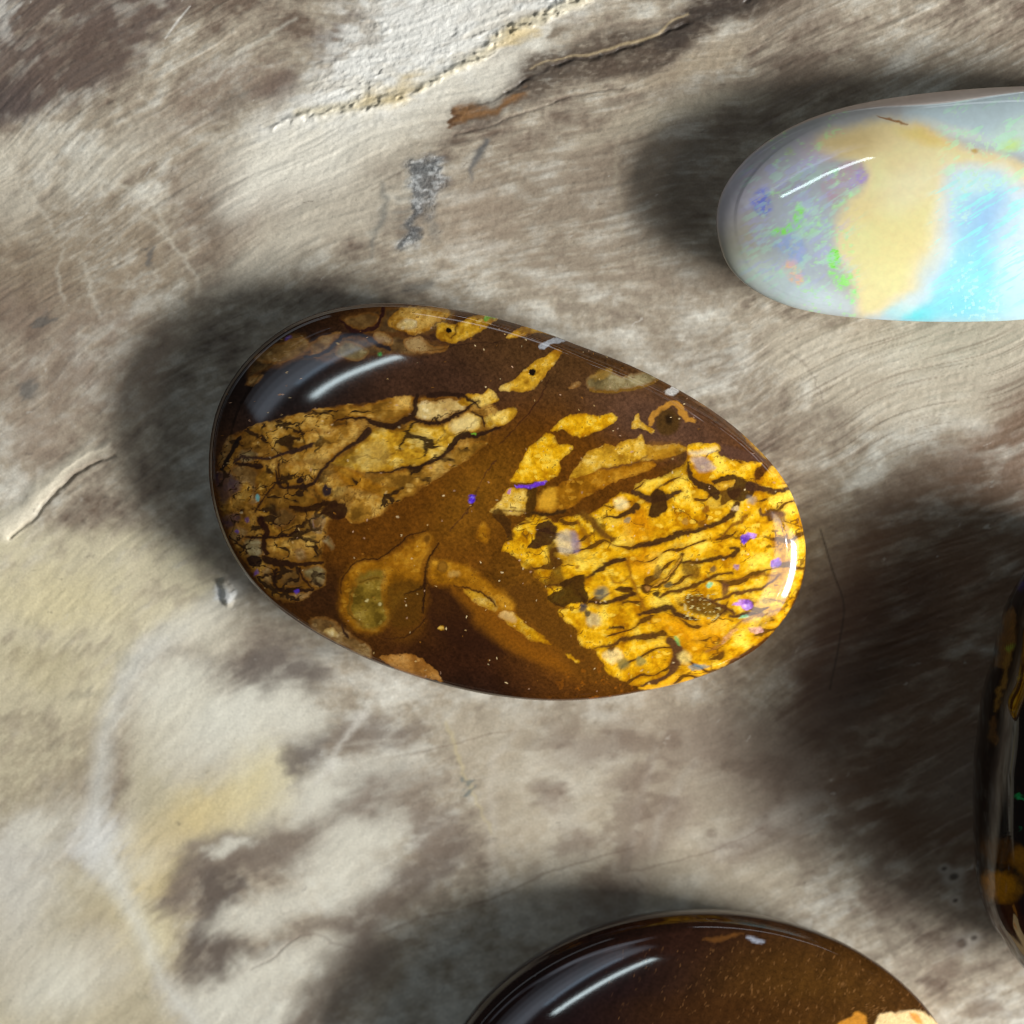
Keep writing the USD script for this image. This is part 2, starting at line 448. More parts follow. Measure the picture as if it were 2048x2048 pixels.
    p.stroke(F((380, 170), (440, 110), (520, 75)), 4, (120, 106, 94), 0.5, 4)
    # chalky crust along the top
    chalk = F((600, 120), (650, 40), (690, -60), (1160, -60), (1120, 0), (1010, 62), (930, 100), (850, 150), (760, 185), (690, 205), (560, 225), (500, 245), (560, 190))
    cream = F((470, 270), (560, 190), (700, 120), (1000, 70), (1060, 40), (1010, 130), (900, 190), (800, 225), (720, 260), (640, 330), (560, 370), (420, 400))
    Q(cream, (234, 228, 212), 0.93, 60)
    ragged = lambda c, d=0.45: lambda i, sd, col: p.C[i] + (lin(c) - p.C[i]) * (1 - d * smooth(0.35, 0.65, soft_fleck[i]) * smooth(-140, 0, sd))[:, None]
    r = Q(chalk, (226, 223, 212), 0.97, 55, tex=ragged((240, 238, 230), 0.8))
    i, sd = i1, sd1 = r
    L = np.zeros(len(X), np.int32)
    L[i[sd < -25]] = 1
    for a, w in ((F((1110, -10), (1040, 25), (960, 62), (900, 110), (850, 138), (790, 170)), (30, 26, 18, 9)), (F((760, 182), (700, 190), (640, 200), (560, 215)), (20, 24, 12))):
        p.stroke(a, w, (226, 214, 182), 0.7, 8)
    for a, b in (((975, 62), 18), ((1000, 70), 14), ((760, 165), 22), ((700, 175), 16)):
        p.blob(F(a)[0], b * 1.6, b, (212, 190, 140), -25, 0.7, 0.8)
    # rusty start and the long black seam, upper right
    seam = F((885, 200), (930, 185), (1000, 150), (1080, 120), (1170, 95), (1240, 62), (1310, 40), (1400, 10), (1470, -40))
    Q(F((870, 195), (940, 180), (1000, 140), (1010, 112), (1080, 105), (1150, 70), (1240, 40), (1330, -10), (1480, -60), (1560, -60), (1480, 20), (1370, 60), (1300, 90), (1240, 130), (1180, 150), (1110, 165), (1030, 185), (960, 205), (880, 225)), (98, 82, 67), 0.9, 18, tex=mottled((84, 69, 56), 0.65, fleck, (0.45, 0.75)))
    Q(F((1230, 60), (1320, 20), (1420, -30), (1500, -30), (1420, 30), (1330, 62), (1260, 90)), (66, 55, 46), 0.85, 18, tex=mottled((62, 51, 43), 0.75, fleck, (0.5, 0.75)))
    p.stroke(seam, (6, 22, 16, 30, 18), (66, 54, 44), 0.6, 12)
    p.stroke(seam, (3, 5, 4, 6, 3), (44, 35, 28), 0.55, 3)
    p.stroke(F((1010, 128), (1080, 112), (1160, 90), (1235, 60), (1262, 38), (1300, 28)), (2, 4, 3), (205, 182, 140), 0.7, 3)
    Q(F((862, 212), (872, 196), (915, 192), (960, 180), (975, 192), (920, 205), (880, 222), (868, 232)), (136, 94, 48), 0.8, 9)
    p.blob(F((868, 222))[0], 12, 12, (92, 60, 30), 0, 0.9, 0.5)
    p.blob(F((1065, 70))[0], 22, 14, (120, 104, 84), -20, 0.8, 0.7)
    p.blob(F((1300, 130))[0], 110, 22, (176, 158, 132), -18, 0.7, 0.8)
    p.blob(F((1500, 40))[0], 80, 70, (118, 102, 86), -25, 0.55, 0.8)
    # grainy brown-grey field between the seam and the white opal
    Q(F((900, 290), (1100, 220), (1300, 170), (1500, 130), (1700, 100), (1990, 60), (1990, 190), (1700, 190), (1400, 260), (1330, 420), (1380, 560), (1100, 560), (920, 480)), (150, 134, 114), 0.62, 40, tex=mottled((146, 130, 111), 0.35, g1, (0.4, 0.7)))
    p.blob(F((1200, 330))[0], 150, 90, (140, 124, 106), -15, 0.5, 0.8)
    p.blob(F((1270, 215))[0], 170, 22, (206, 194, 170), -16, 0.55, 0.8)
    p.stroke(F((860, 255), (980, 215), (1080, 185), (1180, 170)), 3, (96, 82, 70), 0.5, 3)
    p.stroke(F((700, 360), (820, 290), (900, 262)), 3, (110, 98, 84), 0.6, 3)
    p.stroke(F((1160, 240), (1165, 330), (1170, 450)), (5, 9, 5), (178, 164, 142), 0.6, 6)
    # charcoal inclusion
    ch = F((782, 310), (800, 302), (838, 296), (842, 312), (856, 345), (845, 372), (832, 392), (800, 402), (790, 440), (768, 466), (748, 470), (760, 430), (770, 390), (774, 350))
    r = Q(ch, (96, 101, 106), 0.8, 13, tex=lambda i, sd, c: lin((76, 83, 90)) + (lin((176, 180, 182)) - lin((76, 83, 90))) * smooth(0.42, 0.78, fleck[i])[:, None])
    i, sd = r
    L[i[sd < 0]] = 2
    p.stroke(F((918, 264), (908, 290), (895, 320), (890, 345)), (12, 16, 8, 4), (84, 86, 88), 0.8, 6)
    p.stroke(F((725, 350), (720, 395), (705, 440), (702, 490)), (10, 14, 9, 3), (126, 124, 116), 0.7, 7)
    for k in range(7):
        p.stroke(F((738 + (k % 2) * 4, 352 + 15 * k), (772, 350 + 15 * k)), 3, (120, 116, 106), 0.45, 3)
    p.stroke(F((740, 370), (770, 372)), 5, (140, 136, 126), 0.6, 4)
    p.stroke(F((735, 400), (770, 398)), 5, (140, 136, 126), 0.6, 4)
    p.blob(F((826, 415))[0], 14, 30, (128, 128, 122), 10, 0.6, 0.7)
    p.blob(F((785, 548))[0], 20, 14, (112, 110, 104), 0, 0.6, 0.7)
    p.blob(F((900, 420))[0], 90, 80, (162, 144, 124), 0, 0.5, 0.8)
    for c, a, b in (((289, 483), 9, 14), ((195, 1117), 19, 9), ((220, 1085), 22, 26), ((50, 1165), 26, 18), ((240, 1240), 24, 20), ((284, 1880), 13, 10), ((230, 1832), 7, 5), ((118, 1407), 14, 12), ((258, 1670), 6, 6), ((255, 1713), 6, 5), ((85, 608), 14, 10), ((60, 730), 20, 16), ((160, 1310), 40, 8), ((110, 1410), 12, 22)):
        p.blob(F(c)[0], a, b, (104, 100, 94), 0, 0.75, 0.5)
    # pale field with dark hair lines at the right
    Q(F((1450, 640), (1600, 610), (1990, 605), (1990, 780), (1800, 800), (1620, 790), (1500, 720)), (202, 190, 168), 0.75, 34)
    hair = smooth(0.60, 0.72, fbm(u / 150, v / 4.0, 3, 70)) * smooth(1480, 1680, X) * smooth(630, 690, Y) * (1 - smooth(860, 1000, Y))
    p.C = p.C * (1 - 0.42 * hair[:, None]) + lin((112, 92, 74)) * 0.42 * hair[:, None]
    Q(F((1180, 610), (1330, 620), (1420, 680), (1480, 760), (1540, 860), (1580, 960), (1560, 1010), (1480, 860), (1380, 760), (1280, 690)), (150, 134, 114), 0.6, 34, tex=mottled((142, 126, 107), 0.4))
    p.stroke(F((1480, 660), (1530, 700), (1555, 760)), 3, (108, 92, 78), 0.5, 3)
    # dark band of wood at the right, the shadow's brown tint painted in too
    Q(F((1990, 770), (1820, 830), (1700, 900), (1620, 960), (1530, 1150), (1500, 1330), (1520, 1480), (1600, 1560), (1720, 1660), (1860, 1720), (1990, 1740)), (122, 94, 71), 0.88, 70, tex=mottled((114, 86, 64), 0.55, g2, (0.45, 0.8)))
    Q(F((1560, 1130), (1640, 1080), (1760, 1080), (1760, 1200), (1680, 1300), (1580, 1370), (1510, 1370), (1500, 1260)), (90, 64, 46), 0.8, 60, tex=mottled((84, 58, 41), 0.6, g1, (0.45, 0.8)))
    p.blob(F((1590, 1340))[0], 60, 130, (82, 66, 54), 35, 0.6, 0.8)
    p.blob(F((1820, 1480))[0], 90, 70, (150, 136, 120), 0, 0.4, 0.8)
    for pts in (F((1556, 1025), (1572, 1080), (1592, 1140), (1584, 1210), (1566, 1300)), F((1548, 1000), (1556, 1025))):
        p.stroke(pts, 3.0, (52, 38, 28), 0.8, 2, warped=False)
    for c, rx in (((1800, 1655), 14), ((1782, 1640), 8), ((1803, 1700), 8), ((1815, 1780), 17), ((1838, 1770), 10)):
        p.blob(F(c)[0], rx * 1.6, rx * 1.2, (196, 186, 172), -20, 0.75, 0.6, None, False)
        p.blob(F(c)[0], rx * 0.7, rx * 0.5, (76, 64, 54), -20, 0.9, 0.5, None, False)
    # lower middle
    Q(F((830, 1330), (960, 1340), (1120, 1345), (1300, 1330), (1420, 1380), (1480, 1500), (1500, 1660), (1420, 1720), (1200, 1700), (1000, 1700), (920, 1560), (870, 1420)), (196, 182, 158), 0.6, 50)
    for c, a, b in (((1130, 1400), 80, 40), ((1320, 1400), 110, 60), ((1420, 1460), 90, 90), ((1080, 1590), 34, 34), ((1180, 1470), 40, 26), ((1190, 1610), 60, 26), ((1250, 1540), 70, 50), ((1420, 1590), 90, 40), ((1040, 1510), 34, 30), ((1150, 1680), 90, 30), ((1500, 1500), 60, 120)):
        p.blob(F(c)[0], a, b, (140, 122, 106), -20, 0.7, 0.8)
    for pts, w in ((F((1235, 1410), (1210, 1500), (1190, 1580), (1180, 1630)), (8, 12, 8)), (F((1310, 1440), (1250, 1530), (1230, 1600)), (6, 10, 6)), (F((935, 1430), (930, 1560), (928, 1700)), (10, 20, 8)), (F((1000, 1340), (960, 1390), (930, 1440)), 7), (F((1360, 1610), (1480, 1540), (1560, 1500)), (30, 44, 20))):
        p.stroke(pts, w, (214, 206, 192), 0.3, 14)
    p.stroke(F((843, 1360), (868, 1425), (882, 1470), (905, 1520), (930, 1575)), (7, 10, 6, 5, 3), (204, 188, 146), 0.6, 5)
    for c in ((880, 1465), (886, 1480), (895, 1500)):
        p.blob(F(c)[0], 6, 8, (120, 124, 118), 0, 0.8, 0.5)
    for pts in (F((700, 1440), (830, 1405), (960, 1375)), F((880, 1710), (960, 1680), (1060, 1640), (1200, 1600)), F((1180, 1645), (1330, 1610), (1450, 1560))):
        p.stroke(pts, 3, (128, 110, 92), 0.6, 3)
    # lower left: cream and yellow quartz with brown clouds
    Q(F((-80, 1010), (100, 1010), (260, 1010), (380, 1060), (420, 1120), (330, 1180), (240, 1260), (190, 1390), (120, 1480), (-80, 1500)), (224, 216, 190), 0.85, 40, tex=mottled((220, 209, 176), 0.5, soft_fleck, (0.4, 0.8)))
    p.blob(F((110, 1130))[0], 120, 50, (222, 208, 164), 0, 0.7, 0.8)
    p.blob(F((90, 1260))[0], 90, 40, (186, 172, 132), 0, 0.5, 0.8)
    Q(F((-80, 1380), (120, 1330), (200, 1400), (180, 1560), (60, 1640), (-80, 1640)), (160, 146, 122), 0.6, 50, tex=mottled((154, 140, 117), 0.5))
    Q(F((-80, 1700), (60, 1640), (230, 1660), (290, 1780), (330, 1932), (300, 2010), (-80, 2010)), (206, 194, 162), 0.7, 50)
    p.blob(F((270, 1760))[0], 70, 60, (228, 214, 170), 20, 0.7, 0.8)
    p.blob(F((200, 1800))[0], 60, 70, (176, 158, 128), 20, 0.6, 0.8)
    p.blob(F((40, 1640))[0], 60, 90, (210, 206, 196), 0, 0.6, 0.8)
    Q(F((330, 1260), (420, 1300), (520, 1380), (560, 1480), (540, 1560), (440, 1600), (360, 1620), (240, 1660), (230, 1500), (250, 1360)), (222, 213, 188), 0.8, 40)
    p.blob(F((420, 1500))[0], 110, 60, (230, 216, 168), -20, 0.8, 0.8)
    p.blob(F((350, 1560))[0], 110, 46, (216, 192, 134), -25, 0.65, 0.8)
    p.blob(F((300, 1660))[0], 60, 30, (222, 200, 142), -25, 0.6, 0.8)
    p.blob(F((290, 1500))[0], 60, 80, (180, 168, 138), 0, 0.6, 0.8)
    p.blob(F((390, 1440))[0], 60, 60, (186, 172, 150), 0, 0.6, 0.8)
    for c, a, b, al in (((430, 1370), 130, 70, .6), ((690, 1480), 80, 34, .7), ((700, 1500), 60, 26, .6), ((560, 1250), 60, 14, .4), ((80, 1560), 60, 40, .4), ((330, 1290), 90, 50, .5), ((120, 1860), 130, 60, .5), ((420, 1880), 90, 60, .6), ((480, 1930), 120, 30, .5), ((470, 1330), 90, 40, .5)):
        p.blob(F(c)[0], a, b, (232, 228, 212), -25, min(1, al * 1.35), 0.9)
    # white curling vein
    p.stroke(F((440, 1110), (390, 1160), (320, 1195), (265, 1240), (225, 1310), (195, 1400), (180, 1500), (178, 1580), (215, 1650), (260, 1740), (300, 1830), (380, 1940)), (40, 60, 50, 36, 30, 40, 60, 36, 24, 20), (228, 226, 216), 0.6, 24)
    p.blob(F((390, 1180))[0], 70, 46, (222, 214, 192), 0, 0.7, 0.8)
    p.blob(F((425, 1120))[0], 22, 16, (236, 236, 232), 0, 0.9, 0.5)
    p.blob(F((172, 1590))[0], 36, 50, (228, 226, 220), 0, 0.7, 0.8)
    p.blob(F((0, 1740))[0], 110, 120, (214, 210, 200), 0, 0.5, 0.8)
    # grey-brown clouds
    for pts, col, al, so in ((F((440, 1230), (500, 1200), (580, 1215), (640, 1240), (600, 1290), (520, 1300), (450, 1290), (420, 1270)), (126, 114, 104), 0.9, 24),
                    (F((640, 1360), (700, 1340), (790, 1370), (760, 1400), (690, 1430), (640, 1420)), (134, 118, 104), 0.8, 20),
                    (F((520, 1440), (580, 1400), (620, 1360), (630, 1420), (590, 1470), (550, 1490)), (128, 116, 106), 0.85, 20),
                    (F((300, 1690), (330, 1620), (420, 1570), (520, 1560), (600, 1540), (700, 1480), (740, 1500), (690, 1560), (620, 1600), (560, 1640), (450, 1650), (380, 1690), (310, 1730)), (138, 122, 108), 0.85, 26),
                    (F((390, 1660), (440, 1640), (470, 1680), (440, 1740), (480, 1780), (460, 1810), (400, 1840), (350, 1820), (370, 1760)), (108, 94, 84), 0.92, 20),
                    (F((470, 1800), (540, 1760), (620, 1730), (700, 1680), (780, 1610), (860, 1570), (900, 1600), (850, 1680), (760, 1730), (680, 1800), (600, 1760), (520, 1800)), (130, 114, 100), 0.85, 24),
                    (F((780, 1500), (860, 1540), (850, 1620), (780, 1600), (750, 1540)), (140, 122, 106), 0.75, 24),
                    (F((620, 1790), (700, 1760), (760, 1790), (700, 1860), (640, 1932), (560, 2000), (500, 2000), (560, 1900)), (140, 124, 110), 0.75, 26),
                    (F((640, 1480), (760, 1440), (840, 1460), (800, 1520), (700, 1560)), (152, 136, 120), 0.6, 26)):
        Q(pts, tuple(np.array(col) * 0.9), al, so * 1.25, tex=mottled(tuple(np.array(col) * 0.9), 0.7, soft_fleck, (0.45, 0.8)))
    for c, a, b in (((640, 1650), 80, 60), ((500, 1720), 90, 30), ((600, 1510), 60, 40), ((690, 1570), 70, 34), ((440, 1600), 40, 14), ((560, 1350), 60, 50), ((545, 1820), 90, 40)):
        p.blob(F(c)[0], a, b, (230, 225, 208), -20, 0.75, 0.8)
    p.stroke(F((690, 1345), (650, 1400), (625, 1450), (600, 1480)), (16, 9, 12, 6), (220, 214, 202), 0.6, 9)
    p.stroke(F((640, 1410), (700, 1400), (760, 1395)), (3, 8, 3), (212, 204, 188), 0.4, 7)
    for pts in (F((470, 1830), (520, 1800), (575, 1760), (620, 1780), (660, 1790)), F((730, 1760), (800, 1730), (860, 1720))):
        p.stroke(pts, (2, 4, 2), (104, 84, 72), 0.5, 4)
    # the quartz ridge at the left edge
    ridge = F((0, 1000), (40, 968), (80, 925), (120, 890), (160, 862), (205, 845))
    p.stroke(ridge, (50, 44, 38, 30, 22, 8), (232, 222, 198), 0.8, 14)

    brown = smooth(0.52, 0.75, fbm(X / 70, Y / 45, 4, 47)) * smooth(1380, 1480, Y) * smooth(950, 1150, X) * 0.55
    p.C = p.C * (1 - brown[:, None]) + lin((120, 100, 84)) * brown[:, None]
    rng = np.random.default_rng(3)
    for k in range(500):
        a, b = rng.uniform(0, 2048), rng.uniform(0, 2048)
        dark = k % 3
        p.blob((a, b), rng.uniform(1.5, 4.5), rng.uniform(1.2, 3.0), (96, 84, 74) if dark else (226, 220, 208), -25, rng.uniform(0.15, 0.55), 0.7)
    p.stroke([(a + 15, b + 17) for a, b in ridge], (2, 5, 6, 5, 2, 1), (84, 72, 60), 0.5, 5)
    # ---- relief
    z = (fbm(X / 300, Y / 300, 2, 60) - 0.5) * 0.00022 + (g2 - 0.5) * 0.00005 + (g1 - 0.5) * 0.00006 * grainy
    lump = fbm(X / 22, Y / 13, 3, 61)
    lump2 = fbm(X / 9, Y / 7, 2, 62)
    on = np.zeros(len(X)); on[i1] = 1 - smooth(-60, 20, sd1)
    e = np.zeros(len(X))
    def bump(pts, width, h, soft):
        q = spline(pts, False, 6)
        w = np.atleast_1d(np.asarray(width, float)) / 2
        i, x, y = p._near(q, w.max() + soft * 2 + 4, 0.35)
        d, t = p._distance(x, y, q[:-1], q[1:])
        ww = np.interp(t, np.linspace(0, 1, len(w)), w)
        z[i] += h * (1 - smooth(-soft, soft, d - ww))
    rough = smooth(0.40, 0.62, fbm(X / 120, Y / 80, 2, 63))
    z += (fbm(X / 9, Y / 7, 3, 64) - 0.5) * 0.00003 * np.clip(grainy, 0.25, 1)
    z += on * (smooth(0.48, 0.66, lump) * 0.00005 * (0.15 + 0.85 * rough) + (lump2 - 0.5) * 0.00003)
    for a, w, h in ((F((1110, -10), (1040, 25), (960, 62), (900, 110), (850, 138), (790, 170)), (30, 26, 18, 9), 0.00010), (F((760, 182), (700, 195), (640, 205), (560, 225), (520, 240)), (22, 26, 14, 8), 0.00008)):
        q = z.copy(); z[:] = 0
        bump(a, w, h, 8)
        z[:] = q + z * (0.4 + 1.0 * smooth(0.4, 0.6, lump))
    bump(ridge, (40, 36, 30, 24, 18, 6), 0.00013, 16)
    bump([(a + 15, b + 17) for a, b in ridge], (2, 4, 6, 5, 3, 1), -0.00016, 5)
    bump(F((425, 1100), (432, 1120), (428, 1140)), (16, 18, 10), 0.00025, 6)
    q = z.copy(); z[:] = 0
    bump(seam, (3, 5, 4, 6, 3), -0.00012, 5)
    z[:] = q + z * smooth(0.35, 0.6, soft_fleck)
    bump(F((860, 255), (980, 215), (1080, 185), (1180, 170)), 2, -0.00006, 3)
    bump(F((470, 1830), (520, 1800), (575, 1760), (620, 1780), (660, 1790)), 3, -0.00003, 3)
    z += np.where(L == 2, (fleck - 0.6) * 0.00005, 0)
    V[:, 2] = z - 0.00002
    # the slab's outer edge rolls off and its sides go down
    far = np.maximum(np.abs(x), np.abs(y))
    idx = np.arange(n * n).reshape(n, n)
    q = np.stack([idx[:-1, :-1], idx[:-1, 1:], idx[1:, 1:], idx[1:, :-1]], -1).reshape(-1, 4)
    f = np.vstack([q[:, [0, 1, 2]], q[:, [0, 2, 3]]])
    rim = np.r_[idx[0, :-1], idx[:-1, -1], idx[-1, :0:-1], idx[:0:-1, 0]]
    low = V[rim].copy()
    low[:, 2] = -0.008
    a, b = rim, np.arange(len(V), len(V) + len(rim))
    a2, b2 = np.roll(a, -1), np.roll(b, -1)
    V = np.vstack([V, low])
    Col = np.vstack([p.C, p.C[rim]])
    L = np.r_[L, np.zeros(len(rim), np.int32)]
    f = np.vstack([f, np.column_stack([a, b, b2]), np.column_stack([a, b2, a2])])
    t = thing("petrified_wood_surface", "beige and brown banded petrified wood slab that all the opals lie on", "petrified wood", kind="structure")
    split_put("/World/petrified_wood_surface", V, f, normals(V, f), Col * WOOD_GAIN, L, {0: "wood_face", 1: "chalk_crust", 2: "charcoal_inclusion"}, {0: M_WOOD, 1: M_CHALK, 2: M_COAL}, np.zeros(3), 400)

WOOD_GAIN = 0.9
slab()
# ------------------------------------------------------------------ the boulder opal in the middle
def ridge_main(phi):
    d = np.degrees(phi)
    def near(c, w):
        return np.exp(-(((d - c + 180) % 360 - 180) / w) ** 2)
    return 0.012 + 0.055 * near(48, 34) + 0.014 * near(95, 30) + 0.005 * near(170, 50) + 0.012 * near(250, 40)

def dome(power, k):
    return lambda r: (1 - np.clip(r, 0, 1) ** power) ** k

MAIN_OUTLINE = F((394, 890), (398, 820), (414, 760), (445, 705), (490, 655), (545, 615), (612, 588), (690, 574), (770, 573), (850, 583), (930, 599), (1010, 622), (1100, 655), (1190, 690), (1270, 730), (1340, 772), (1400, 818), (1450, 868), (1485, 915), (1508, 970), (1520, 1030), (1517, 1085), (1500, 1135), (1470, 1180), (1430, 1222), (1370, 1257), (1300, 1284), (1220, 1303), (1130, 1318), (1040, 1322), (950, 1315), (860, 1298), (770, 1272), (690, 1242), (620, 1208), (560, 1172), (505, 1130), (460, 1080), (425, 1020), (403, 955))

def main_opal():
    V, f, nn, nd, c, r, phi = cabochon(MAIN_OUTLINE, 0.0028, 0.0022, 600, dome(2.5, 0.6), ridge_main, 5)
    px = project(V)
    X, Y = px[:, 0], px[:, 1]
    p = Paint(X, Y, (84, 47, 10), warp=(3.5, 30), rag=(3.2, 9), seed=100)
    soft = Paint(X, Y, (78, 47, 14), warp=(9, 50), rag=(1.5, 10), seed=120)
    soft.C, soft.L = p.C, p.L
    n1, n2, n3 = fbm(X / 40, Y / 40, 4, 90), fbm(X / 11, Y / 11, 3, 91), fbm(X / 5, Y / 5, 2, 92)
    # tone of the ironstone
    soft.blob((960, 1060), 330, 200, (104, 60, 10), -40, 0.8, 0.8)
    soft.blob((840, 745), 420, 120, (62, 40, 28), -12, 0.9, 0.6)
    soft.blob((560, 760), 170, 140, (24, 19, 20), -30, 0.9, 0.7)
    soft.blob((1180, 740), 260, 90, (82, 54, 26), 20, 0.8, 0.7)
    soft.blob((1330, 850), 150, 60, (84, 58, 44), 20, 0.8, 0.7)
    soft.blob((980, 1330), 240, 70, (48, 24, 12), 8, 0.95, 0.7)
    soft.blob((900, 1390), 220, 40, (34, 18, 12), 8, 0.8, 0.7)
    soft.blob((1130, 1300), 120, 90, (100, 58, 14), 40, 0.7, 0.8)
    soft.blob((620, 1180), 130, 60, (44, 24, 12), 30, 0.8, 0.7)
    soft.blob((1090, 1140), 90, 120, (84, 50, 12), 40, 0.7, 0.8)
    soft.blob((1130, 1235), 150, 60, (124, 78, 14), 42, 0.9, 0.8)
    soft.blob((1010, 1190), 60, 60, (92, 56, 12), 0, 0.6, 0.8)
    soft.blob((960, 990), 110, 60, (120, 78, 16), -50, 0.6, 0.9)
    p.C *= (0.75 + 0.5 * n1)[:, None]
    p.C *= (0.72 + 0.56 * n3)[:, None] * (0.8 + 0.4 * fbm((X + Y) / 30, (X - Y) / 9, 3, 97))[:, None]

    DARK, DARK2 = (42, 25, 16), (62, 37, 14)
    def amber(lo, mid, hi, crack=0.35):
        """mottled golden matrix: cloudy tones, little round grains, fine dark cracks, a browner hem"""
        lo, mid, hi = lin(lo), lin(mid), lin(hi)
        def go(i, sd, c):
            x, y = X[i], Y[i]
            k = np.clip(0.5 + (n1[i] - 0.5) * 1.7 + (n2[i] - 0.5) * 0.8 + (n3[i] - 0.5) * 0.3, 0, 1)[:, None]
            col = np.where(k < 0.5, lo + (mid - lo) * k * 2, mid + (hi - mid) * (k * 2 - 1))
            a, b, ident = worley(x / 15 + (n2[i] - .5) * 1.5, y / 11, 7)
            grain = smooth(0.86, 0.9, ident) * (1 - smooth(0.25, 0.5, a)) * 0.6
            col = col * (1 - grain[:, None]) + hi * grain[:, None]
            a, b, ident = worley(x / 34 + (n1[i] - .5) * 4, y / 22 + (n2[i] - .5) * 1.5, 8)
            cr = (1 - smooth(0.0, 0.07, b - a)) * crack * smooth(0.4, 0.6, n1[i])
            col = col * (1 - cr[:, None]) + lin((58, 32, 12)) * cr[:, None]
            pit = smooth(0.7, 0.78, n3[i]) * smooth(0.5, 0.7, n2[i]) * 0.6
            col = col * (1 - pit[:, None]) + lin((90, 50, 10)) * pit[:, None]
            hem = (1 - smooth(1.0, 7.0, -sd)) * 0.4
            return col * (1 - hem[:, None]) + lin((130, 74, 12)) * hem[:, None]
        return go
    TAN = amber((96, 68, 34), (134, 100, 54), (170, 138, 88))
    OLD = amber((112, 75, 20), (170, 121, 40), (214, 170, 84))
    GOLD = amber((150, 102, 16), (206, 156, 38), (234, 198, 100))
    RICH = amber((174, 114, 4), (226, 168, 16), (246, 206, 72), 0.35)
    HONEY = amber((120, 74, 8), (158, 102, 14), (190, 134, 34), 0.1)
    OLIVE = amber((92, 70, 16), (132, 104, 32), (168, 140, 62), 0.25)
    GREY = amber((96, 80, 48), (124, 106, 66), (160, 144, 104), 0.15)
    PALE = amber((186, 150, 84), (214, 184, 116), (236, 216, 164), 0.3)
    G = lambda tex, pts, label=1, al=1.0, so=2.0: p.poly(pts, (0, 0, 0), al, so, label, tex=tex)
    def V_(pts, w, col=DARK, al=0.95, so=2.0):
        w = np.asarray(w, float) * S
        gold = p.L == 1
        was = p.C.copy()
        p.stroke(pts, w + 5, (116, 70, 12), 0.5, 6)
        p.C[~gold] = was[~gold]
        p.stroke(pts, w, col, al, so, label=0)
    BL = lambda pts, col=DARK, al=0.95, so=2.0, label=0: p.poly(pts, col, al, so, label)

    # upper left: one broken veined band under the grains
    BAND = amber((58, 40, 24), (98, 72, 38), (136, 106, 62), 0.9)
    for q in (A((300, 560), (345, 420), (560, 285), (660, 290), (700, 400), (560, 450), (400, 500)), A((690, 420), (800, 290), (900, 280), (1010, 300), (1210, 280), (1290, 300), (1540, 340), (1400, 405), (1100, 400), (900, 440)), A((880, 190), (1000, 130), (1290, 98), (1570, 118), (1560, 200), (1420, 270), (1180, 270), (1000, 260))):
        p.poly(q, (0, 0, 0), 0.8, 8, 1, tex=BAND)
    # upper left group
    G(TAN, A((335, 425), (400, 375), (480, 330), (600, 300), (650, 300), (690, 350), (650, 400), (560, 440), (430, 462)))
    G(TAN, A((690, 330), (760, 290), (865, 255), (840, 310), (790, 380), (710, 425), (690, 390)))
    G(GREY, A((835, 390), (900, 320), (1000, 340), (1060, 380), (1000, 430), (900, 432)))
    G(TAN, A((1065, 285), (1110, 258), (1190, 288), (1205, 340), (1160, 355), (1110, 330)))
    G(TAN, A((890, 200), (960, 150), (1080, 135), (1115, 170), (1080, 230), (1000, 252), (930, 225)))
    G(OLD, A((1165, 205), (1210, 140), (1290, 105), (1400, 105), (1540, 122), (1560, 160), (1470, 215), (1400, 262), (1300, 275), (1220, 245)))
    G(PALE, A((1228, 215), (1280, 180), (1350, 188), (1345, 240), (1260, 250)))
    G(GOLD, A((1475, 240), (1500, 205), (1580, 215), (1690, 165), (1790, 145), (1870, 165), (1780, 235), (1660, 305), (1570, 335), (1490, 300)))
    p.blob(A((1545, 262))[0], 6, 6, (20, 12, 8), 0, 1, 0.3, 0)
    V_(A((1600, 215), (1590, 270), (1560, 300)), 10, DARK, 0.6)
    G(TAN, A((1275, 315), (1360, 288), (1440, 340), (1545, 350), (1490, 390), (1380, 402), (1300, 372)))
    G(TAN, A((280, 590), (320, 535), (390, 535), (330, 592)), so=3)
    V_(A((650, 420), (760, 400), (850, 330), (900, 280), (1000, 270), (1090, 330), (1180, 370)), (20, 26, 30, 24, 20), (34, 30, 34))
    V_(A((880, 190), (960, 250), (1080, 235), (1130, 160), (1140, 120)), (20, 26, 26, 34), (46, 20, 18))
    G(GOLD, B((40, 290), (110, 245), (210, 228), (330, 235), (400, 260), (300, 270), (200, 275), (90, 300)))

    # left field
    MURK = amber((84, 54, 15), (150, 104, 36), (186, 140, 62), 0.8)
    G(MURK, A((130, 1060), (180, 930), (300, 870), (600, 780), (920, 720), (1320, 670), (1700, 680), (1850, 760), (1790, 935), (1600, 1090), (1420, 1205), (1330, 1270), (1190, 1335), (1140, 1400), (960, 1445), (880, 1380), (800, 1440), (780, 1540), (760, 1640)) + C((780, 900), (770, 990), (690, 1040), (640, 1085), (480, 1090), (360, 960), (260, 820), (170, 660), (120, 450), (110, 330)), al=0.9, so=5)
    G(OLD, A((290, 880), (350, 832), (480, 822), (600, 772), (680, 770), (700, 738), (830, 742), (920, 710), (980, 720), (1050, 702), (1190, 672), (1315, 660), (1328, 720), (1290, 775), (1240, 802), (1150, 808), (1060, 800), (1030, 785), (900, 820), (830, 830), (800, 885), (700, 870), (610, 890), (560, 940), (480, 1002), (430, 960), (370, 900)))
    G(OLD, A((480, 1000), (560, 940), (610, 893), (700, 885), (800, 900), (850, 850), (960, 822), (1002, 870), (985, 932), (920, 978), (860, 992), (800, 1062), (700, 1070), (640, 1080), (590, 1080), (560, 1012)))
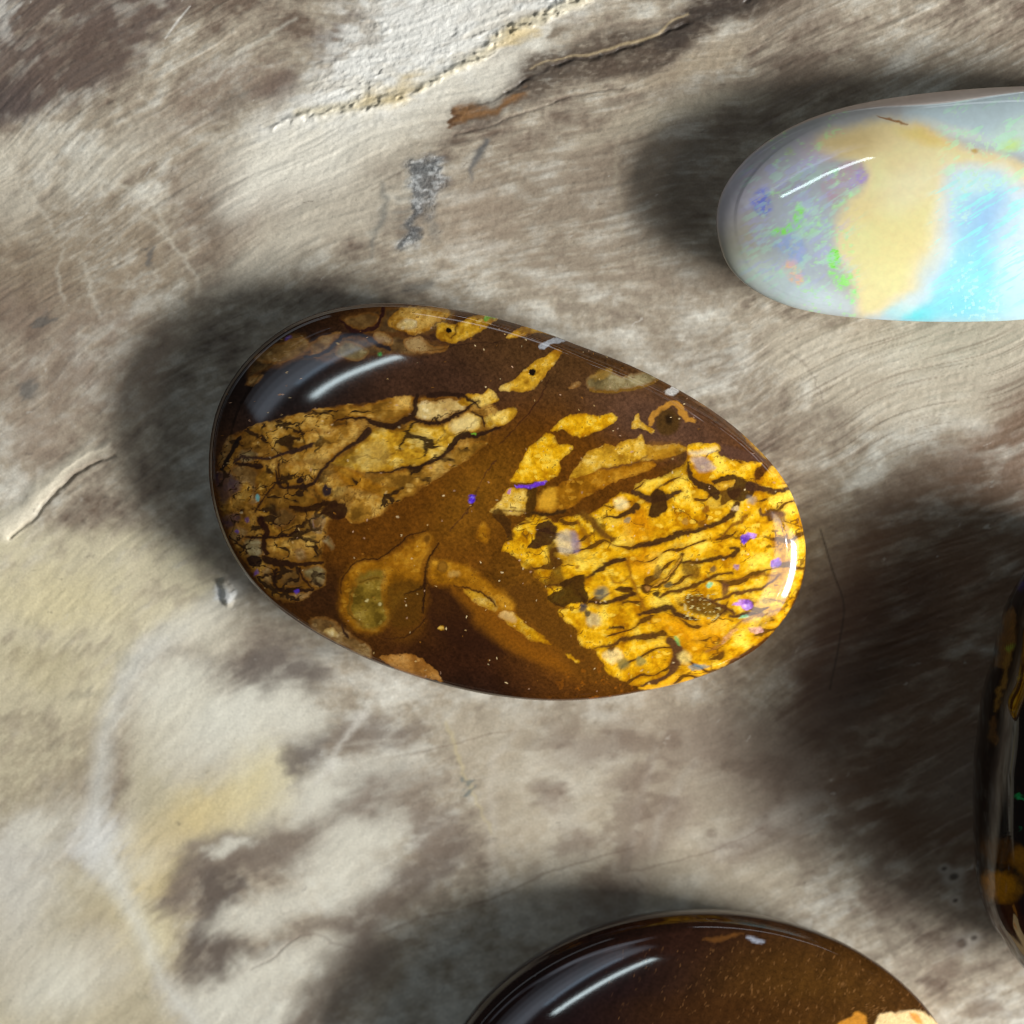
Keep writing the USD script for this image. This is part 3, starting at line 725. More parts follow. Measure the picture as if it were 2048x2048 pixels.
    G(PALE, A((1345, 705), (1420, 690), (1560, 685), (1660, 680), (1705, 690), (1600, 765), (1540, 802), (1440, 812), (1340, 790)))
    G(GOLD, A((1600, 700), (1670, 650), (1760, 650), (1800, 612), (1855, 670), (1840, 705), (1770, 725), (1700, 720)))
    G(GOLD, A((1760, 800), (1850, 755), (1960, 730), (1960, 790), (1880, 840), (1790, 855)))
    G(GOLD, B((0, 610), (60, 570), (130, 520), (180, 470), (260, 430), (340, 375), (388, 390), (330, 470), (250, 570), (190, 622), (100, 632), (10, 635)))
    p.blob(B((205, 510))[0], 6, 8, (24, 14, 10), 0, 1, 0.3, 0)
    G(GOLD, A((1045, 885), (1130, 862), (1270, 870), (1320, 830), (1400, 850), (1520, 842), (1600, 788), (1690, 758), (1755, 790), (1740, 855), (1680, 905), (1600, 930), (1570, 985), (1500, 1042), (1390, 1082), (1280, 1112), (1150, 1130), (1040, 1142), (980, 1122), (830, 1092), (840, 1060), (960, 990), (1020, 940)))
    p.poly(A((1560, 830), (1640, 780), (1720, 790), (1720, 850), (1640, 885), (1570, 870)), (232, 208, 140), 0.7, 8)
    p.poly(A((960, 1050), (1040, 950), (1140, 940), (1180, 1040), (1120, 1110), (1010, 1120)), (176, 142, 70), 0.6, 10)
    p.poly(A((830, 1085), (920, 990), (990, 1010), (940, 1110)), (112, 78, 22), 0.6, 8)
    G(OLD, A((1050, 1170), (1200, 1130), (1320, 1112), (1460, 1072), (1560, 1005), (1600, 965), (1700, 950), (1795, 940), (1720, 1020), (1610, 1092), (1500, 1162), (1420, 1212), (1360, 1232), (1330, 1272), (1280, 1292), (1190, 1335), (1100, 1240), (1000, 1185)))
    G(OLD, A((905, 1395), (960, 1298), (1060, 1268), (1160, 1300), (1150, 1372), (1090, 1422), (960, 1452)))
    G(OLD, A((715, 1230), (760, 1168), (850, 1162), (912, 1230), (880, 1292), (790, 1305), (730, 1275)))
    p.blob(A((790, 1245))[0], 10, 12, (46, 34, 34), 0, 1, 0.3, 0)
    G(OLD, A((495, 1110), (620, 1085), (765, 1092), (700, 1165), (630, 1205), (520, 1205), (485, 1150)))
    p.blob(A((625, 1185))[0], 8, 7, DARK, 0, 1, 0.3, 0)
    G(HONEY, A((830, 1100), (980, 1130), (1100, 1205), (1250, 1245), (1200, 1305), (1050, 1262), (930, 1232), (880, 1180)), al=0.8, so=4)
    G(OLD, A((525, 1300), (600, 1255), (700, 1280), (725, 1320), (660, 1365), (585, 1352)), al=0.75)
    G(GREY, A((675, 1435), (740, 1388), (782, 1430), (760, 1502), (700, 1505)), al=0.9)
    p.blob(A((725, 1450))[0], 7, 9, (206, 170, 196), 0, 0.7, 0.6)
    # broken cells at the left end
    for tex, pts in ((TAN, A((190, 1110), (230, 1082), (300, 1080), (362, 1140), (345, 1250), (362, 1335), (300, 1335), (245, 1280), (190, 1200))),
                (OLD, A((378, 1125), (430, 1078), (482, 1098), (482, 1172), (420, 1252), (375, 1275), (348, 1180))),
                (TAN, A((108, 1045), (170, 930), (222, 912), (228, 960), (170, 1062), (130, 1115))),
                (GREY, A((228, 1020), (310, 988), (358, 1030), (330, 1072), (250, 1072))),
                (OLD, A((345, 1390), (420, 1328), (485, 1350), (450, 1420), (525, 1500), (440, 1522), (405, 1440))),
                (GREY, C((282, 730), (330, 698), (388, 720), (393, 802), (330, 832), (282, 800))),
                (OLD, C((428, 735), (520, 708), (602, 740), (560, 805), (480, 795))),
                (OLD, C((638, 690), (700, 668), (732, 730), (690, 782), (648, 750))),
                (TAN, C((395, 900), (440, 868), (472, 960), (440, 1022), (398, 960))),
                (TAN, C((488, 922), (560, 888), (622, 920), (642, 980), (590, 1012), (520, 1002))),
                (GREY, C((638, 912), (700, 888), (772, 888), (777, 960), (740, 1002), (690, 980))),
                (TAN, C((478, 1085), (560, 1050), (692, 1030), (650, 1078), (560, 1092))),
                (TAN, C((700, 600), (740, 570), (780, 610), (740, 660))),
                (TAN, C((150, 330), (200, 280), (230, 350), (180, 420), (140, 400))),
                (TAN, C((440, 560), (520, 520), (600, 560), (560, 620), (470, 640))),
                (TAN, C((180, 640), (240, 620), (300, 660), (260, 740), (190, 720))),
                (GREY, C((760, 720), (800, 700), (830, 760), (810, 780), (790, 740))),
                (TAN, C((590, 790), (640, 770), (660, 830), (610, 850))),
                (OLD, C((230, 380), (300, 360), (330, 420), (300, 490), (240, 470)))):
        G(tex, pts, so=3)
    p.poly(A((95, 1150), (160, 1140), (250, 1200), (250, 1250), (150, 1330), (125, 1290)), (34, 30, 62), 0.7, 5)
    p.poly(A((140, 1420), (220, 1390), (240, 1430), (170, 1480)), (34, 30, 62), 0.6, 5)
    left = (X < 1000) & (Y > 820) & (p.L == 1)
    ul, vl = X * math.cos(0.3) - Y * math.sin(0.3) + (n1 - .5) * 50, X * math.sin(0.3) + Y * math.cos(0.3) + (n1 - .5) * 40 + (n2 - .5) * 14
    scale = np.interp(X, [420, 640, 900], [1.0, 1.25, 2.1])
    f1, f2, _ = worley(ul / 44, vl / 26, 31)
    g1_, g2_, _ = worley(ul / 95, vl / 40, 33)
    near_end = 1 - smooth(600, 720, X)
    wl = 0.05 + 0.20 * smooth(0.42, 0.7, fbm(X / 34, Y / 34, 3, 98))
    netl = np.where(left, np.maximum((1 - smooth(wl * 0.5, wl * 1.1, f2 - f1)) * near_end * smooth(0.36, 0.46, fbm(X / 50, Y / 34, 3, 94)), (1 - smooth(wl * 0.35, wl * 0.8, g2_ - g1_)) * smooth(0.5, 0.6, fbm(X / 60, Y / 40, 3, 99))), 0) * 0.93
    hl = np.where(left, 1 - smooth(wl * 0.8, wl * 2.6, np.minimum(f2 - f1 + 1 - near_end, g2_ - g1_)), 0) * 0.4
    p.C = p.C * (1 - hl[:, None]) + lin((92, 60, 14)) * hl[:, None]
    p.C = p.C * (1 - netl[:, None]) + lin((42, 26, 13)) * netl[:, None]
    p.L[netl > 0.6] = 0
    # veins of the left field
    V_(A((1350, 655), (1335, 770), (1260, 830), (1180, 852), (1090, 832), (1040, 805), (900, 800), (830, 832)), (22, 34, 36, 40, 36, 22, 12, 8))
    V_(A((1335, 810), (1440, 830), (1540, 812), (1620, 760), (1720, 700), (1740, 690)), (26, 22, 22, 14, 8))
    V_(A((1420, 655), (1560, 650), (1680, 680), (1740, 730)), (26, 30, 16, 10))
    V_(A((1690, 755), (1750, 790), (1770, 850)), (8, 14, 10))
    V_(A((1870, 855), (1720, 905), (1620, 915), (1560, 985), (1480, 1052), (1360, 1092), (1270, 1112), (1150, 1136), (1030, 1140)), (14, 40, 46, 26, 22, 14, 10, 7))
    V_(A((1050, 880), (1000, 940), (900, 990), (820, 1060), (740, 1150), (690, 1210)), (44, 30, 20, 18, 20, 26), (48, 30, 20))
    V_(A((700, 970), (640, 990), (540, 1020), (400, 1050), (250, 1040), (210, 1080)), (30, 30, 24, 18, 20, 14), (52, 34, 26))
    V_(A((690, 1210), (600, 1230), (500, 1220), (470, 1130)), (30, 26, 22, 14), (44, 26, 16))
    V_(A((490, 1080), (490, 1180), (400, 1300), (340, 1390)), (14, 12, 14, 10), (48, 28, 14))
    V_(A((250, 920), (200, 1000), (130, 1120)), (30, 34, 24), (20, 14, 14))
    V_(A((230, 1080), (350, 1100), (380, 1100)), (20, 34, 24), (38, 22, 14))
    V_(A((560, 1360), (660, 1370), (760, 1330), (840, 1330)), (30, 40, 36, 40), (44, 24, 10))
    V_(C((370, 590), (410, 660), (400, 760), (420, 800)), (40, 36, 30, 26), (40, 18, 12))
    V_(C((290, 700), (420, 700), (540, 690), (620, 650)), (18, 18, 18, 12), (38, 20, 12))
    V_(C((400, 830), (500, 860), (620, 870), (760, 860)), (40, 46, 30, 20), (44, 24, 12))
    V_(C((480, 900), (470, 980), (510, 1030), (700, 1025)), (20, 18, 26, 24), (40, 22, 12))
    V_(C((620, 900), (650, 960), (700, 1010)), (16, 16, 14), (44, 24, 12))
    BL(C((290, 830), (340, 810), (385, 840), (360, 890), (310, 885)), (26, 12, 12))
    BL(A((740, 1390), (800, 1340), (900, 1330), (910, 1400), (860, 1440), (790, 1400)), (48, 26, 12))
    V_(A((1845, 1060), (1760, 1180), (1700, 1330), (1620, 1430), (1560, 1500)), (7, 5, 9, 7, 4), (46, 20, 22), 0.7)
    V_(A((1420, 385), (1600, 350), (1700, 330), (1900, 320)), (4, 6, 5, 4), (30, 16, 14), 0.6)
    V_(B((300, 570), (240, 680), (140, 810), (60, 890), (0, 960)), (5, 9, 7, 6, 4), (44, 20, 14), 0.7)

    # lower middle: olive ring and lens
    soft.C, soft.L = p.C, p.L
    soft.poly(C((1395, 1010), (1500, 1000), (1640, 1080), (1800, 1200), (1960, 1290), (1900, 1420), (1600, 1390), (1420, 1260)), (46, 23, 11), 0.85, 16)
    soft.poly(C((1560, 1010), (1700, 1100), (1830, 1180)) + D((60, 1265), (200, 1370), (340, 1450), (440, 1530), (300, 1500), (100, 1410), (-60, 1320), (-160, 1230)), (128, 76, 12), 0.8, 12)
    soft.poly(D((40, 1010), (200, 1000), (330, 1120), (480, 1290), (600, 1480), (640, 1560), (520, 1520), (330, 1370), (180, 1230)), (92, 55, 13), 0.8, 14)
    soft.poly(C((1180, 1010), (1380, 1010), (1390, 1180), (1340, 1330), (1200, 1330)), (94, 56, 12), 0.7, 14)
    G(HONEY, C((870, 1060), (895, 950), (985, 850), (1130, 828), (1250, 768), (1380, 690), (1452, 700), (1430, 785), (1390, 870), (1390, 1000), (1280, 1075), (1180, 1205), (1130, 1285), (1030, 1302), (940, 1262), (880, 1165)), al=0.85, so=11)
    p.poly(C((1170, 1000), (1392, 990), (1380, 1200), (1280, 1260), (1190, 1240)), (84, 52, 10), 0.85, 8, 0)
    G(OLIVE, C((958, 1000), (1000, 930), (1100, 900), (1150, 930), (1140, 1040), (1160, 1160), (1172, 1222), (1080, 1282), (1000, 1262), (938, 1170), (938, 1090)), so=7)
    p.poly(C((1000, 930), (1100, 905), (1140, 930), (1080, 965), (990, 980)), (118, 90, 24), 0.6, 5)
    V_(C((990, 975), (1060, 965), (1120, 960)), 7, (88, 64, 14), 0.8)
    for q in ((1035, 1090), (1120, 1125)):
        p.blob(C(q)[0], 3, 3.5, (222, 204, 140), 0, 0.6, 0.7)
    V_(C((1010, 1240), (940, 1180), (930, 1090), (960, 1010)), 10, (96, 70, 16), 0.8)
    G(HONEY, C((1185, 872), (1280, 800), (1370, 728), (1425, 740), (1360, 842), (1250, 882)), so=9)
    V_(C((880, 1040), (895, 950), (985, 845), (1120, 822), (1230, 755), (1290, 692), (1400, 660)), (8, 10, 9, 10, 9, 6), (44, 22, 8))
    V_(C((1490, 742), (1430, 830), (1410, 940), (1395, 1060), (1390, 1160)), (10, 16, 20, 16, 10), (44, 22, 8))
    V_(C((1390, 1010), (1330, 1040), (1270, 1060)), (18, 14, 8), (50, 28, 8), 0.8)
    V_(C((1410, 1200), (1340, 1270), (1260, 1320), (1150, 1340)), (8, 10, 8, 5), (40, 20, 10), 0.7)
    p.blob(C((1415, 715))[0], 9, 11, (140, 92, 22), 0, 0.8, 0.3)
    p.blob(C((1415, 715))[0], 6, 8, (98, 60, 12), 0, 0.8, 0.4)
    G(HONEY, C((1435, 860), (1500, 838), (1640, 868), (1760, 940), (1860, 1020), (1960, 1110), (1940, 1180), (1830, 1165), (1700, 1085), (1620, 1010), (1450, 985)), so=8)
    p.blob(C((1515, 885))[0], 11, 13, (96, 60, 14), -20, 0.9, 0.3)
    p.blob(C((1515, 885))[0], 8, 10, (138, 92, 24), -20, 0.9, 0.4)
    p.blob(C((1585, 930))[0], 9, 6, (180, 140, 70), 0, 0.7, 0.6)
    G(GOLD, C((1640, 1035), (1700, 1020), (1790, 1060), (1852, 1120), (1830, 1162), (1720, 1112)))
    V_(C((1590, 1000), (1720, 1030), (1800, 1080), (1845, 1130)), (6, 12, 16, 8), (50, 26, 10))
    G(RICH, D((0, 1195), (30, 1160), (100, 1185), (180, 1255), (300, 1345), (315, 1362), (220, 1352), (120, 1292), (60, 1250)))
    p.poly(D((0, 1190), (40, 1160), (100, 1195), (95, 1235), (40, 1225)), (236, 196, 130), 0.8, 4)
    G(RICH, D((415, 1425), (480, 1455), (492, 1482), (430, 1445)), so=2)
    G(GOLD, C((1480, 1262), (1500, 1248), (1530, 1262), (1505, 1278)), so=2)
    soft.blob(D((150, 1330))[0], 110, 22, (128, 74, 12), 38, 0.6, 0.9)
    G(TAN, C((690, 1212), (800, 1200), (900, 1270), (960, 1320), (1060, 1380), (1062, 1452), (950, 1412), (800, 1332), (700, 1272)), so=3)
    G(PALE, C((775, 1275), (820, 1262), (860, 1300), (850, 1325), (790, 1310)))
    BL(C((880, 1240), (910, 1290), (930, 1330), (900, 1320)), (50, 30, 20))
    G(amber((140, 90, 34), (176, 120, 52), (200, 146, 76), 0.1), C((1125, 1445), (1240, 1425), (1330, 1430), (1420, 1490), (1515, 1595), (1400, 1582), (1250, 1532)))
    # speckled foot of the dark zone
    foot = smooth(0.62, 0.72, n2) * smooth(1300, 1370, Y) * smooth(1080, 1160, X) * (X < 1330) * 0.55
    p.C = p.C * (1 - foot[:, None]) + lin((150, 84, 14)) * foot[:, None]

    # right field
    G(GREY, B((535, 565), (600, 518), (690, 490), (720, 520), (770, 535), (860, 512), (970, 488), (1015, 530), (960, 582), (830, 622), (680, 642), (560, 622)), so=3)
    p.poly(B((560, 540), (620, 505), (690, 492), (700, 530), (600, 560)), (150, 112, 40), 0.6, 4)
    V_(B((560, 625), (690, 640), (840, 618), (960, 580), (1010, 530)), 14, (120, 84, 24), 0.8)
    G(TAN, B((420, 610), (470, 570), (500, 580), (460, 612)), so=2)
    G(RICH, B((318, 885), (380, 810), (440, 778), (600, 780), (690, 768), (725, 808), (650, 862), (560, 902), (470, 917), (410, 882), (380, 870)))
    G(GOLD, B((820, 860), (840, 800), (860, 772), (882, 820), (960, 872), (955, 895), (880, 862), (830, 868)), so=1.5)
    p.stroke(B((940, 840), (955, 780), (1010, 730), (1085, 705), (1130, 750), (1165, 800), (1205, 815)), np.array((22, 34, 40, 34, 44, 44, 30)) * S, (176, 122, 46), 1.0, 2, label=1)
    p.blob(B((1045, 822))[0], 25, 28, (74, 50, 20), 0, 0.95, 0.2, 0)
    p.blob(B((1050, 805))[0], 8, 11, (34, 22, 10), 0, 0.9, 0.5)
    G(RICH, B((60, 1195), (110, 1105), (170, 990), (230, 950), (290, 898), (340, 920), (360, 968), (455, 975), (430, 1022), (370, 1060), (372, 1132), (280, 1185), (160, 1195)))
    G(GOLD, B((-60, 1385), (0, 1318), (60, 1240), (190, 1250), (185, 1330), (150, 1395), (0, 1400)))
    G(GOLD, B((435, 1165), (500, 1080), (530, 1020), (560, 1000), (640, 980), (660, 960), (720, 985), (760, 950), (860, 930), (890, 905), (910, 960), (960, 965), (1100, 960), (1165, 990), (1080, 1035), (930, 1062), (780, 1085), (640, 1122), (560, 1165), (450, 1195)))
    p.poly(B((930, 960), (1100, 960), (1165, 990), (1080, 1040), (930, 1062)), (150, 98, 20), 0.6, 8)
    G(HONEY, B((215, 1355), (250, 1280), (350, 1218), (500, 1168), (620, 1122), (760, 1088), (930, 1068), (975, 1100), (830, 1155), (700, 1205), (560, 1275), (460, 1345), (380, 1375), (240, 1380)))
    p.poly(B((235, 1350), (260, 1270), (340, 1230), (350, 1330), (300, 1370)), (222, 164, 44), 0.7, 8)
    V_(B((640, 1120), (740, 1095), (860, 1070), (920, 1040)), (6, 9, 7, 4), (96, 62, 30), 0.8)
    big = B((560, 1395), (640, 1345), (760, 1268), (840, 1275), (850, 1205), (1000, 1160), (1110, 1110), (1165, 1050), (1180, 965), (1300, 950), (1380, 975), (1360, 1020), (1480, 1060), (1630, 1075), (1590, 1125), (1600, 1190), (1700, 1100), (1720, 1080), (1800, 1200), (1860, 1300), (1905, 1420), (1925, 1560), (1905, 1700), (1870, 1850)) + D((1850, 1030), (1800, 1170), (1700, 1290), (1520, 1420), (1340, 1530), (1160, 1610), (1000, 1655), (900, 1640), (800, 1612), (720, 1572), (650, 1530), (640, 1490), (600, 1440), (590, 1400), (540, 1392), (500, 1372), (480, 1320), (480, 1270), (430, 1240), (380, 1190), (365, 1155), (420, 1130), (330, 1110), (300, 1080), (290, 1000), (210, 940), (205, 900), (140, 890), (130, 840), (60, 800), (5, 775), (60, 690), (140, 600), (250, 560), (340, 610), (400, 572))
    G(RICH, big, 4)
    p.poly(D((760, 560), (900, 500), (950, 640), (900, 740), (780, 700)), (214, 136, 10), 0.55, 20)
    p.poly(D((960, 1190), (1200, 1220), (1400, 1180), (1380, 1330), (1250, 1400), (1120, 1330)), (216, 140, 12), 0.55, 20)
    p.poly(D((800, 860), (900, 800), (1000, 780), (960, 900), (860, 940)), (222, 146, 14), 0.5, 16)
    p.poly(D((870, 1640), (1000, 1600), (1200, 1520), (1330, 1500), (1300, 1540), (1100, 1630), (980, 1655)), (242, 178, 30), 0.9, 4)
    # a net of veins through the whole field
    un, vn = X * math.cos(0.26) - Y * math.sin(0.26), X * math.sin(0.26) + Y * math.cos(0.26)
    wav = fbm(un / 95, vn / 60, 3, 62)
    s = vn / 40 + wav * 2.6
    row = np.floor(s)
    far_ = np.abs(s - row - 0.5) * 40
    dash = fbm(un / 52 + row * 7.7, row * 3.1, 2, 63)
    fat = 0.6 + 5.5 * smooth(0.5, 0.75, dash) * (0.45 + 1.1 * fbm(X / 26, Y / 26, 2, 64))
    lines = 1 - smooth(fat * 0.7, fat * 0.7 + 2.2, far_ + (n2 - .5) * 5)
    lines *= smooth(0.50, 0.56, dash)
    f1, f2, _ = worley(un / 70 + (n1 - .5) * 1.4, vn / 46 + (n1 - .5) * 1.4, 61)
    cross = (1 - smooth(0.02, 0.06, f2 - f1)) * smooth(0.5, 0.58, fbm(X / 60, Y / 60, 3, 96)) * 0.8
    field = p.L == 4
    net = np.where(field, np.maximum(lines, cross), 0)
    halo = np.where(field, (1 - smooth(fat, fat + 11, far_)) * smooth(0.42, 0.54, dash), 0) * 0.55
    p.C = p.C * (1 - halo[:, None]) + lin((140, 86, 8)) * halo[:, None]
    p.C = p.C * (1 - 0.93 * net[:, None]) + lin((86, 53, 14)) * 0.93 * net[:, None]
    p.L[net > 0.6] = 0
    p.L[p.L == 4] = 1
    # dark matter inside it
    BL(D((225, 630), (300, 598), (352, 640), (340, 722), (250, 765), (165, 775), (215, 700)), (58, 34, 18))
    BL(D((290, 760), (345, 720), (372, 860), (405, 960), (380, 1000), (290, 990), (330, 880)), (84, 50, 14), 0.8, 6)
    BL(D((130, 850), (200, 870), (230, 920), (300, 960), (300, 1000), (220, 950)), (92, 56, 14), 0.6, 6)
    BL(D((375, 980), (470, 938), (535, 930), (522, 1000), (552, 1060), (540, 1105), (450, 1112), (375, 1135), (310, 1100), (300, 1060), (390, 1020)), (62, 38, 12))
    V_(D((830, 415), (880, 445), (950, 465), (1050, 452), (1135, 415)), (20, 36, 40, 40, 18), (66, 42, 24))
    V_(D((990, 450), (990, 500), (960, 540)), (100, 110, 80), (58, 34, 14))
    V_(D((640, 580), (740, 570), (820, 535), (852, 500)), (5, 22, 36, 34), (64, 40, 18))
    V_(D((830, 768), (940, 740), (1080, 692), (1250, 642), (1380, 592), (1450, 552), (1478, 490)), (10, 36, 34, 24, 26, 40, 34), (66, 40, 18))
    V_(D((520, 550), (580, 610), (640, 680), (705, 715)), (40, 36, 34, 26), (104, 66, 18), 0.9, 3)
    V_(D((480, 600), (540, 690), (560, 720)), (16, 12, 8), (140, 90, 18), 0.7, 3)
    V_(D((540, 948), (620, 902), (690, 852), (785, 838)), (6, 24, 30, 26), (60, 36, 18))
    V_(D((790, 845), (810, 930), (840, 1010), (870, 1080), (920, 1170)), (14, 14, 12, 14, 12), (142, 88, 14), 0.85, 3)
    V_(D((560, 1100), (640, 1112), (740, 1082), (845, 1050)), (14, 20, 26, 18), (66, 40, 18))
    BL(D((720, 1010), (780, 1005), (840, 1040), (830, 1065), (760, 1040)), (70, 40, 14))
    V_(D((690, 940), (740, 980), (800, 960)), (8, 10, 6), (150, 96, 20), 0.7)
    V_(D((870, 1182), (960, 1160), (1060, 1142), (1100, 1180), (1170, 1200), (1232, 1215)), (16, 34, 36, 32, 30, 12), (68, 42, 20))
    V_(D((590, 1392), (700, 1372), (780, 1332), (870, 1320), (965, 1312)), (6, 18, 26, 24, 34), (88, 56, 20))
    V_(D((680, 1268), (770, 1262)), (6, 14), (50, 30, 18))
    V_(D((1050, 1340), (1100, 1380), (1112, 1440), (1080, 1520), (1040, 1560), (960, 1600), (880, 1622)), (40, 56, 70, 50, 24, 22, 14), (82, 52, 30))
    V_(D((1175, 230), (1180, 290), (1210, 350), (1270, 385), (1330, 420), (1350, 450)), (14, 20, 34, 56, 70, 40), (60, 37, 18))
    BL(D((1320, 350), (1370, 335), (1430, 308), (1520, 335), (1590, 385), (1560, 450), (1460, 475), (1412, 425), (1400, 395), (1350, 385)), (58, 34, 16))
    G(GOLD, D((1345, 380), (1400, 355), (1460, 345), (1440, 385), (1380, 410)), so=1.5)
    V_(D((1560, 380), (1650, 400), (1720, 412), (1810, 392)), (60, 34, 30, 14), (66, 40, 24))
    BL(D((1380, 120), (1500, 150), (1640, 200), (1640, 225), (1480, 212), (1370, 175)), (84, 56, 42), 0.9, 4)
    V_(D((1110, 862), (1230, 852), (1350, 832), (1440, 812), (1485, 780), (1470, 760), (1430, 765)), (12, 26, 24, 26, 28, 24, 14), (72, 44, 16))
    BL(D((1130, 870), (1220, 860), (1250, 900), (1230, 960), (1170, 950)), (96, 60, 18), 0.8, 5)
    V_(D((1000, 1082), (1060, 1042), (1170, 1022), (1250, 980), (1330, 942), (1440, 920)), (14, 20, 22, 26, 20, 12), (84, 50, 16))
    V_(D((930, 1010), (1000, 990), (1060, 940), (1100, 880), (1135, 800)), (26, 28, 30, 26, 18), (86, 54, 14))
    V_(D((960, 1000), (1050, 945), (1110, 850), (1130, 815)), (8, 10, 9, 6), (186, 132, 40), 0.9, 1)
    p.blob(D((915, 1018))[0], 11, 10, (76, 44, 12), 0, 0.95, 0.2, 0)
    p.blob(D((925, 1015))[0], 6, 4.5, (160, 110, 50), 20, 0.9, 0.4)
    p.blob(D((1050, 1000))[0], 8, 6, (96, 82, 50), 0, 0.9, 0.4)
    BL(D((950, 1050), (1005, 1040), (985, 1080)), (56, 34, 14))
    BL(D((960, 940), (985, 870), (1010, 900), (1000, 960)), (128, 96, 40), 0.8, 3)
    BL(D((1150, 1070), (1260, 1060), (1380, 1120), (1440, 1175), (1360, 1185), (1240, 1180), (1180, 1150)), (76, 48, 20), 0.85, 5)
    dots = smooth(0.7, 0.76, vnoise(X / 4.0, Y / 4.0, 77)) * ((X > 1368) & (X < 1440) & (Y > 1188) & (Y < 1240)) * 0.8
    p.C = p.C * (1 - dots[:, None]) + lin((190, 170, 110)) * dots[:, None]
    V_(D((1250, 1072), (1330, 1095), (1400, 1132), (1465, 1172)), (14, 16, 26, 16), (84, 50, 24))
    V_(D((1440, 1192), (1530, 1180), (1630, 1182)), (16, 24, 26), (76, 48, 26))
    V_(D((1330, 1090), (1480, 1052), (1600, 1022), (1700, 970), (1745, 940)), (14, 22, 18, 16, 14), (92, 56, 24))
    V_(D((1745, 940), (1620, 935), (1520, 958), (1400, 972)), (10, 10, 8, 6), (130, 80, 24), 0.8)
    V_(D((1290, 1422), (1400, 1335), (1480, 1245), (1620, 1185), (1770, 1150)), (12, 18, 12, 16, 10), (150, 98, 40), 0.8, 3)
    V_(D((1530, 560), (1500, 600), (1420, 640), (1380, 700)), (16, 20, 14, 10), (124, 76, 18), 0.85)
    V_(D((1620, 520), (1640, 560), (1720, 540), (1760, 560)), (14, 22, 22, 30), (92, 60, 34), 0.9)
    BL(D((1690, 560), (1770, 540), (1790, 580), (1750, 620)), (118, 82, 56), 0.8, 4)
    BL(D((1380, 980), (1420, 1000), (1430, 1040), (1390, 1060)), (100, 62, 40), 0.85, 4)
    BL(D((1640, 1085), (1700, 1075), (1720, 1100), (1660, 1115)), (110, 76, 40), 0.7, 4)
    BL(D((1760, 710), (1790, 690), (1790, 740)), (90, 60, 40), 0.8, 3)
    V_(B((205, 1240), (200, 1310), (180, 1400)), (60, 46, 40), (70, 44, 10), 0.9)
    V_(B((180, 1390), (290, 1400), (400, 1372)), (12, 22, 24), (60, 38, 14))
    V_(B((0, 1385), (90, 1378), (190, 1390)), (6, 7, 10), (80, 50, 12), 0.8)
    V_(B((-20, 1400), (40, 1450), (60, 1540)), (60, 70, 30), (60, 36, 12), 0.8)
    G(HONEY, A((1720, 1530), (1760, 1440), (1800, 1490), (1790, 1570), (1740, 1560)), so=4)
    BL(D((1090, 150), (1150, 160), (1170, 220), (1160, 300), (1000, 330), (1030, 270), (1110, 230)), (78, 50, 14), 0.5, 8)
    # pale and grey grains set in the gold
    for pts, col in ((D((355, 695), (400, 655), (455, 668), (460, 780), (390, 795), (362, 745)), (206, 186, 152)), (D((440, 670), (470, 680), (498, 745), (490, 792), (450, 780)), (140, 120, 140)),
                (D((1195, 205), (1260, 195), (1345, 258), (1300, 285), (1235, 285)), (172, 154, 150)), (D((1185, 165), (1280, 148), (1345, 135), (1330, 165), (1210, 185)), (214, 196, 160)),
                (D((640, 1420), (740, 1400), (760, 1450), (690, 1485), (650, 1460)), (240, 210, 140)), (D((590, 1040), (640, 1000), (680, 1040), (630, 1085)), (128, 118, 90)),
                (D((570, 1170), (620, 1180), (620, 1240), (560, 1250), (540, 1210)), (190, 172, 130)), (D((1550, 440), (1590, 450), (1580, 485), (1545, 480)), (150, 140, 130)),
                (D((720, 470), (780, 460), (800, 510), (740, 525)), (238, 214, 150)), (D((1115, 1430), (1170, 1410), (1190, 1460), (1150, 1500), (1120, 1470)), (226, 196, 110))):
        p.poly(pts, col, 0.7, 5, tex=lambda i, sd, c: lin(c) * (0.7 + 0.6 * n2[i])[:, None])
    for q, rx, col in (((765, 1482), 13, (128, 112, 60)), ((872, 1472), 10, (140, 124, 66)), ((625, 1042), 7, (86, 82, 72)), ((520, 1140), 9, (52, 56, 66)), ((545, 1175), 6, (60, 56, 50)), ((485, 875), 4, (140, 84, 10)), ((1280, 530), 9, (130, 76, 18)), ((1250, 612), 7, (120, 72, 14)), ((1475, 520), 6, (210, 180, 130)), ((1330, 900), 7, (110, 84, 50)), ((1160, 600), 6, (170, 124, 50)), ((795, 595), 6, (150, 130, 96))):
        p.blob(D(q)[0], rx, rx * 0.9, col, 0, 0.85, 0.4)
